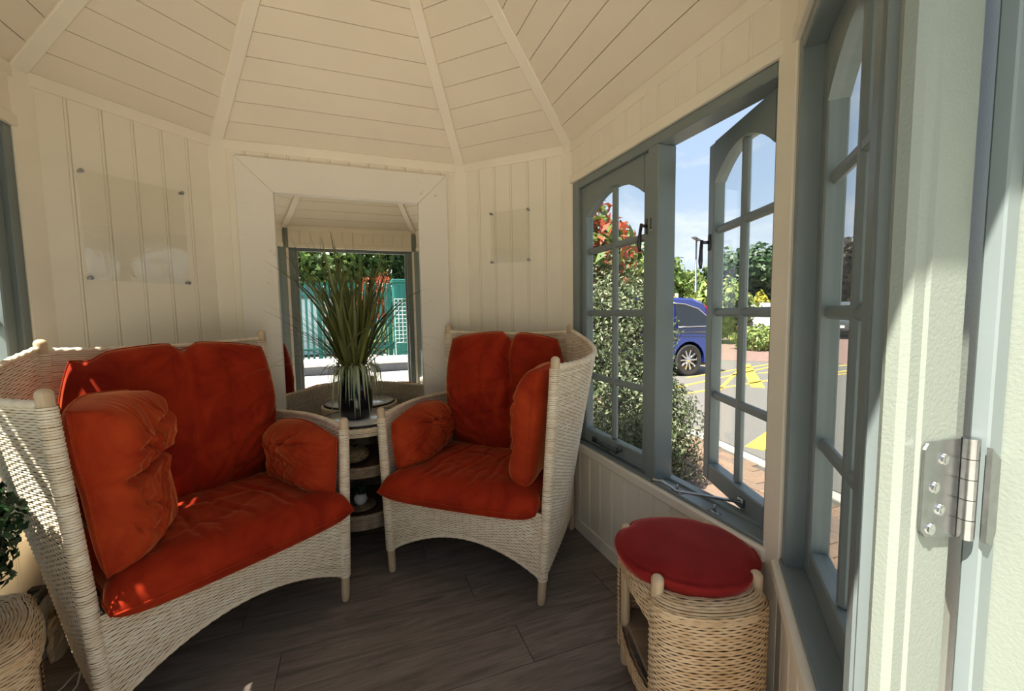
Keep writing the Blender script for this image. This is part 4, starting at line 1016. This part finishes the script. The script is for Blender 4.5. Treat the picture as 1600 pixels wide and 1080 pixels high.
# ------------------------------------------------------------------ drum stool with shelf (and its twin under the topiary)
def drum_stool(loc, rz, label, knob=.472):
    """local: posts at (+-.13,+-.13); solid bulging sides at -y and +y, open sides at -x and +x"""
    root = empty('wicker_stool', loc, rz, label, 'stool', 'pair of small wicker drum stools'); h = .13
    for sx in (-1,1):
        for sy in (-1,1): knob_post('post', (sx*h,sy*h,0), (sx*h,sy*h,knob), .0165, 'rattan_wood', root)
    for sy in (-1,1):
        def S(u, v, sy=sy):
            z = .06+(.41-.06)*v; th = np.pi*u; bul = .085
            return (h+.014)*-np.cos(th)*(1+.10*np.sin(th)), sy*(h-.004+bul*np.sin(th)**.9*(1-.10*(1-v))), z
        def S2(u, v, sy=sy):
            uu = np.clip(u,.0008,.9992); return S(uu, v, sy)
        weave('side_panel', S2, 28, 46, 'wicker_honey', root, .0023, .011, sy > 0, seed=5)
    # top ring, closed all round, following the outline of the sides and rounding over under the cushion
    th = np.linspace(0,np.pi,40)
    ol = [(-(h+.014)*math.cos(t)*(1+.10*math.sin(t)), -(h-.004+.085*math.sin(t)**.9)) for t in th]
    ol += [(h+.012+.018*math.sin(math.pi*q), -h+2*h*q) for q in np.linspace(.08,.92,14)]
    ol += [(-x,-y) for x,y in ol]; ol.append(ol[0]); ol = np.array(ol)
    dcum = np.concatenate([[0],np.cumsum(np.hypot(*np.diff(ol,axis=0).T))]); dcum /= dcum[-1]
    def outl(u): uu = np.mod(u,1.0); return np.interp(uu,dcum,ol[:,0]), np.interp(uu,dcum,ol[:,1])
    def ST(u, v):
        x, y = outl(u); k = 1.0-.17*np.clip(v,0,1)**1.8; return x*k, y*k, .392+.036*np.sin(np.clip(v,0,1)*np.pi/2)+0*u
    weave('top_ring', ST, 54, 9, 'wicker_honey', root, .0023, .011)
    def oval(t, k):
        i = np.mod(t/(2*np.pi),1); x, y = outl(i); return x*k*.95, y*k*.95
    for sx in (-1,1):
        def SA(u, v, sx=sx):
            x = sx*(h+.012+.018*np.sin(np.pi*np.clip(u,0,1))); y = -h+2*h*u
            zb = .335+.022*np.sin(np.pi*np.clip(u,0,1)); return x+0*v, y+0*v, zb+(.395-zb)*v
        weave('arch_rail', SA, 16, 9, 'wicker_honey', root, .0023, .011, sx < 0)
        def SBt(u, v, sx=sx):
            x = sx*(h+.010+.012*np.sin(np.pi*np.clip(u,0,1))); return x+0*v, -h+2*h*u+0*v, .085+.055*v+0*u
        weave('shelf_rail', SBt, 16, 9, 'wicker_honey', root, .0023, .011, sx < 0)
    MB().box(-h,h,-h-.05,h+.05,.135,.148,.003).build('shelf','stool_shelf',root)
    def SC(u, v):
        x, y = outl(u); k = .84-.80*v; return x*k, y*k, .4285+.002*np.sin(np.clip(v,0,1)*np.pi/2)+0*u
    weave('top_weave', SC, 34, 18, 'wicker_honey', root, .0023, .009)
    return root
sa = Vector((.944-.687,-1.687+1.604)); rs = math.atan2(sa.y,sa.x); cs = Vector((.858,-1.520))
drum_stool((cs.x,cs.y,0), rs, 'small wicker drum stool under the round red cushion')
def round_pad(loc, rz):
    n, mrs = 64, 22; V = []; Fc = []
    ks = [.04,.15,.3,.45,.6,.72,.82,.89,.94,.975,.995,1.0,.985,.95,.90,.80,.6,.3,.05]
    zs = [.0]*len(ks)
    prof = []
    for k in (.03,.15,.3,.45,.6,.72,.82,.89,.94,.975): prof.append((k,.036*(1-k**5)**.5+.004))
    prof += [(1.0,.018),(1.018,.012),(1.012,.004),(.995,-.002),(.97,-.016),(.92,-.022),(.6,-.024),(.05,-.024)]
    for k,z in prof:
        for j in range(n):
            t = 2*math.pi*j/n; c, s = math.cos(t), math.sin(t)
            r = .188*(1+.03*math.cos(2*t+.4)); 
            notch = 1
            for q in (.25,.75,1.25,1.75):
                dd = math.atan2(math.sin(t-q*math.pi),math.cos(t-q*math.pi)); notch -= .07*math.exp(-(dd/.13)**2)*max(0,(k-.6)/.4)
            zz = z+.004*math.sin(5*c*k+1)*math.sin(4*s*k+2)*(1-k*.6)
            V.append((r*c*k*notch, r*s*k*notch*.98, zz))
    m_ = len(prof)
    for i in range(m_-1):
        for j in range(n): Fc.append((i*n+j,(i+1)*n+j,(i+1)*n+(j+1)%n,i*n+(j+1)%n))
    Fc += [tuple(range(n)), tuple((m_-1)*n+j for j in range(n))[::-1]]
    o = MB().add(V,Fc).build('stool_cushion','velvet_red',None,True); o.location = loc; o.rotation_euler = (0,0,rz); return o
pad = round_pad((cs.x,cs.y,.448), rs); tag(pad, 'round crimson velvet cushion on the small wicker stool', 'cushion')
ls_ = drum_stool((-.895,-1.165,0), math.radians(28), 'small wicker drum stool standing under the topiary ball', .405); ls_.scale = (.86,.86,1)
tp = empty('topiary', (-.925,-1.19,.431), 0, 'dark green boxwood ball standing on the left-hand wicker stool', 'plant')
P_, Nn = blob_pts(5200, [((0,0,.235),(.155,.155,.185))], .22); leaf_cloud('foliage', P_, Nn, .024, 'leaf_box', tp, .6, .5)
MB().lathe([(.055,0),(.075,.02),(.085,.08),(.078,.10),(.06,.098)],20).build('pot','black_plastic',tp,True)
MB().lathe([(.01,.06),(.125,.13),(.135,.23),(.125,.32),(.01,.39)],16).build('core','soil',tp,True)

# ------------------------------------------------------------------ three-tier round side table
st = empty('side_table', (0,-.232,0), 0, 'round three-tier wicker side table in front of the mirror', 'side table')
R0 = .205
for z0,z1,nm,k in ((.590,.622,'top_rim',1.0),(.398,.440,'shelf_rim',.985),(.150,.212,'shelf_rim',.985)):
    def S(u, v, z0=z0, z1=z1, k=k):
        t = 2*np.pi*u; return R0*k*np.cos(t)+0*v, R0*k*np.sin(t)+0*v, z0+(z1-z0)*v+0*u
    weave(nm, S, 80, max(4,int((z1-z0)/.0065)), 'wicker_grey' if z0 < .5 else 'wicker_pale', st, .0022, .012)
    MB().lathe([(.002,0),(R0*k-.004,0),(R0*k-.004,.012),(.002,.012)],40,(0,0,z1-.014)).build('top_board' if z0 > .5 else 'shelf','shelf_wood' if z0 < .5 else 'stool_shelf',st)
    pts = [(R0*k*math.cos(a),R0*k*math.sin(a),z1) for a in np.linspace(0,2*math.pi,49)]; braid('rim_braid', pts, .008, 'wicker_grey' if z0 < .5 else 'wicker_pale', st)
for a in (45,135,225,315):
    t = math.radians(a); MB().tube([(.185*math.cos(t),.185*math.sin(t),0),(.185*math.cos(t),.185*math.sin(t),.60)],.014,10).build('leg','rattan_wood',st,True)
def S(u, v):
    t = np.pi*(.12+.76*u); return .195*np.cos(t)+0*v, .195*np.sin(t)+0*v, .20+.39*v+0*u
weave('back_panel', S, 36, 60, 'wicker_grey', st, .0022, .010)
tray = empty('round_tray', (.0,-.232,.631), 0, 'round white tray with a thin dark rim on the side table', 'tray')
MB().lathe([(.01,0),(.192,0),(.196,.004),(.192,.007),(.01,.007)],48).build('plate','tray_white',tray,True)
MB().lathe([(.192,.0005),(.199,.0005),(.200,.006),(.194,.010),(.192,.007)],48,cap=False).build('rim','black_plastic',tray,True)
# grass arrangement
VX, VY, VZ = -.022,-.245,.6385
gp = empty('grass_plant', (VX,VY,VZ), 0, 'tall spiky green grass arrangement in a black vase on the white tray', 'plant')
smooth_by_angle(MB().lathe([(.01,0),(.058,.001),(.070,.012),(.080,.06),(.080,.13),(.068,.185),(.055,.205),(.058,.215),(.050,.215),(.048,.19),(.01,.18)],32).build('vase','vase_black',gp))
braid('tie', [(.035*math.cos(a),.035*math.sin(a)-.005,.262) for a in np.linspace(0,2*math.pi,20)], .006, 'blade_pale', gp)
def blade(base, az, tilt, ln, wd, droop, mat, twist=0, bendz=0.0):
    n = 10; V = []; Fc = []
    p = Vector(base); th = tilt; ds = ln/n; side = Vector((-math.sin(az+twist),math.cos(az+twist),0))
    for i in range(n+1):
        s = i/n; w_ = wd*(1-.15*(1-s))*min(1,(.45+2.2*s))*max(.04,(1-s**2.6))
        d = Vector((math.cos(az)*math.sin(th),math.sin(az)*math.sin(th),math.cos(th))); nn = side.cross(d)
        V += [p-side*w_/2, p+nn*w_*.16, p+side*w_/2]
        az += bendz*ds; p = p+d*ds; th = min(th+droop*ds*(0.4+1.6*s), 3.02)
    for i in range(n):
        Fc += [(3*i,3*i+1,3*i+4,3*i+3),(3*i+1,3*i+2,3*i+5,3*i+4)]
    V = [Vector((v.x, .17*(1-math.exp(-v.y/.17)) if v.y > 0 else v.y, v.z)) for v in V]
    return mk('leaf', V, Fc, mat, gp, True)
rg = random.Random(11)
for k in range(120):
    az = rg.uniform(0,2*math.pi); r = rg.uniform(0,.035)
    blade((r*math.cos(az),r*math.sin(az),.20), az, abs(rg.gauss(.06,.23)), rg.uniform(.36,.72), rg.uniform(.012,.024), rg.uniform(-.4,1.6), 'blade_green', rg.uniform(-1,1), rg.uniform(-3,3))
for k in range(36):
    az = rg.choice([rg.gauss(math.pi,.5),rg.gauss(math.pi,.6),rg.gauss(0,.6),rg.gauss(-1.57,.7)]); r = .03
    blade((r*math.cos(az),r*math.sin(az),.22), az, rg.uniform(.5,1.15), rg.uniform(.34,.56), rg.uniform(.005,.010), rg.uniform(.8,3.8), 'blade_green', rg.uniform(-.4,.4))
for k in range(52):
    az = rg.gauss(-1.57,.95) if k < 42 else rg.uniform(0,6.28); r = .045
    blade((r*math.cos(az),r*math.sin(az),.262), az, rg.uniform(.9,1.6), rg.uniform(.13,.33), rg.uniform(.006,.013), rg.uniform(24,60), 'blade_pale', rg.uniform(-.3,.3))
# woven ball basket and little pot on the shelves
wb = empty('woven_basket', (-.035,-.315,.4415), 0, 'flattened woven seagrass basket on the middle shelf of the side table', 'basket')
def S(u, v):
    t = 2*np.pi*u; p = -np.pi/2*.94+(np.pi*.90)*v; return .060*np.cos(p)*np.cos(t), .060*np.cos(p)*np.sin(t), .038+.038*np.sin(p)+0*u
weave('weave', S, 22, 12, 'seagrass', wb, .0028, .006)
cm_ = empty('woven_coaster', (-.02,-.31,.2135), 0, 'round woven coaster on the lowest shelf of the side table', 'coaster')
for r in np.arange(.008,.068,.0085):
    braid('coil', [(r*math.cos(a),r*math.sin(a),.006) for a in np.linspace(0,2*math.pi,28)], .0055, 'seagrass', cm_)
pt = empty('small_pot_plant', (-.02,-.312,.226), 0, 'tiny dark plant in a white ceramic pot on the woven coaster', 'plant')
smooth_by_angle(MB().lathe([(.016,0),(.028,.010),(.032,.028),(.026,.046),(.020,.052),(.017,.046)],20).build('pot','ceramic',pt))
P_, Nn = blob_pts(160, [((0,0,.075),(.03,.03,.03))], .7); leaf_cloud('foliage', P_, Nn, .020, 'leaf_box', pt, .35)

# ------------------------------------------------------------------ mirror
mr = empty('wall_mirror', (-.008,-.012,.42), 0, 'large rectangular mirror in a distressed white wooden frame', 'mirror')
ow, oh, iw, il, ih0, ih1 = .513, 1.50, .353, .353, .16, 1.338
def fr(poly, nm):
    y0, y1 = -.034, 0; V = [(x,y1,z) for x,z in poly]+[(x,y0,z) for x,z in poly]
    o = MB().add(V,[(0,1,2,3),(7,6,5,4),(0,4,5,1),(1,5,6,2),(2,6,7,3),(3,7,4,0)]).build(nm,'distressed_white',mr); bv = o.modifiers.new('bevel','BEVEL'); bv.width = .002; return o
g = .0006
fr([(-ow,oh),(ow,oh),(iw-g,ih1),(-iw+g,ih1)],'frame_board'); fr([(-ow,0),(-iw,ih0+g),(-iw,ih1-g),(-ow,oh-g)],'frame_board')
fr([(ow,0),(ow,oh-g),(iw,ih1-g),(iw,ih0+g)],'frame_board'); fr([(-ow+g,0),(ow-g,0),(iw,ih0),(-iw,ih0)],'frame_board')
MB().box(-iw-.01,iw+.01,-.012,-.006,ih0-.01,ih1+.01).build('mirror_glass','mirror_glass',mr)
# ------------------------------------------------------------------ clear acrylic sign holders
def acrylic(i, u0, u1, z0, z1, label):
    Mx, ln = wall_matrix(i); root = empty('acrylic_sign_holder', (0,0,0), 0, label, 'sign holder'); root.matrix_world = Mx @ Matrix.Translation((u0,BT,z0))
    wd, ht = u1-u0, z1-z0
    n = 12; V = []; 
    for j in range(n+1):
        for i_ in range(n+1):
            a, b = i_/n, j/n; y = .017+.0035*math.sin(a*3.1)*math.sin(b*2.4)+.004*max(0,.35-b)*math.sin(a*5)
            V.append((-.008+a*(wd+.016), y, -.008+b*(ht+.016)))
    mk('front_sheet', V, [(j*(n+1)+k,j*(n+1)+k+1,(j+1)*(n+1)+k+1,(j+1)*(n+1)+k) for j in range(n) for k in range(n)], 'acrylic', root, True)
    MB().box(-.008,wd+.008,.0100,.0115,-.008,ht+.008).build('back_sheet','acrylic',root)
    for a,b in ((0,0),(wd,0),(0,ht),(wd,ht)):
        k = MB().lathe([(.0055,0),(.0055,.018),(.0075,.018),(.0075,.024),(.003,.0255)],14).xform(Matrix.Translation((a,0,b)) @ Matrix.Rotation(-math.pi/2,4,'X')); smooth_by_angle(k.build('standoff','zinc',root))
acrylic(2, .142, .475, 1.305, 1.700, 'large clear acrylic sign holder on the wall left of the mirror')
acrylic(4, .205, .428, 1.432, 1.698, 'small clear acrylic sign holder on the wall right of the mirror')
# ------------------------------------------------------------------ bits on the floor at the left
pb = empty('paper_bag', (-1.012,-.60,.0), .1, 'crumpled tan paper bag on the floor behind the left armchair', 'bag')
V = []; n = 10
for j in range(n+1):
    for k in range(16):
        a = 2*math.pi*k/16; r = (.030+.022*abs(math.sin(a))**.5)*(1-.30*(j/n)**2)*(1+.18*rg.uniform(-1,1)); V.append((r*.40*math.cos(a),r*1.3*math.sin(a),j/n*.15))
mk('bag', V, [(j*16+k,j*16+(k+1)%16,(j+1)*16+(k+1)%16,(j+1)*16+k) for j in range(n) for k in range(16)]+[tuple(range(16))[::-1]], 'paper_tan', pb)
bb = empty('black_bar', (-1.05,-.60,.255), 0, 'short black bar fixed low on the left wall behind the armchair', 'bar')
MB().tube([(.045,-.13,.0),(.045,-.12,0),(.045,-.09,0),(.045,.16,0)],[.012,.020,.014,.014],12).build('bar','black_plastic',bb,True)
for yy in (-.05,.12): MB().box(0,.05,yy-.012,yy+.012,-.012,.012,.002).build('bracket','black_plastic',bb)
cb = MB().tube([(-.93,-.86,.004),(-.91,-.80,.004),(-.885,-.785,.03),(-.865,-.80,.04),(-.86,-.83,.02),(-.875,-.87,.004)],.0025,6).build('loose_cable','cable_white',None,True); tag(cb,'thin white loose cable looped on the floor beside the left armchair','cable')
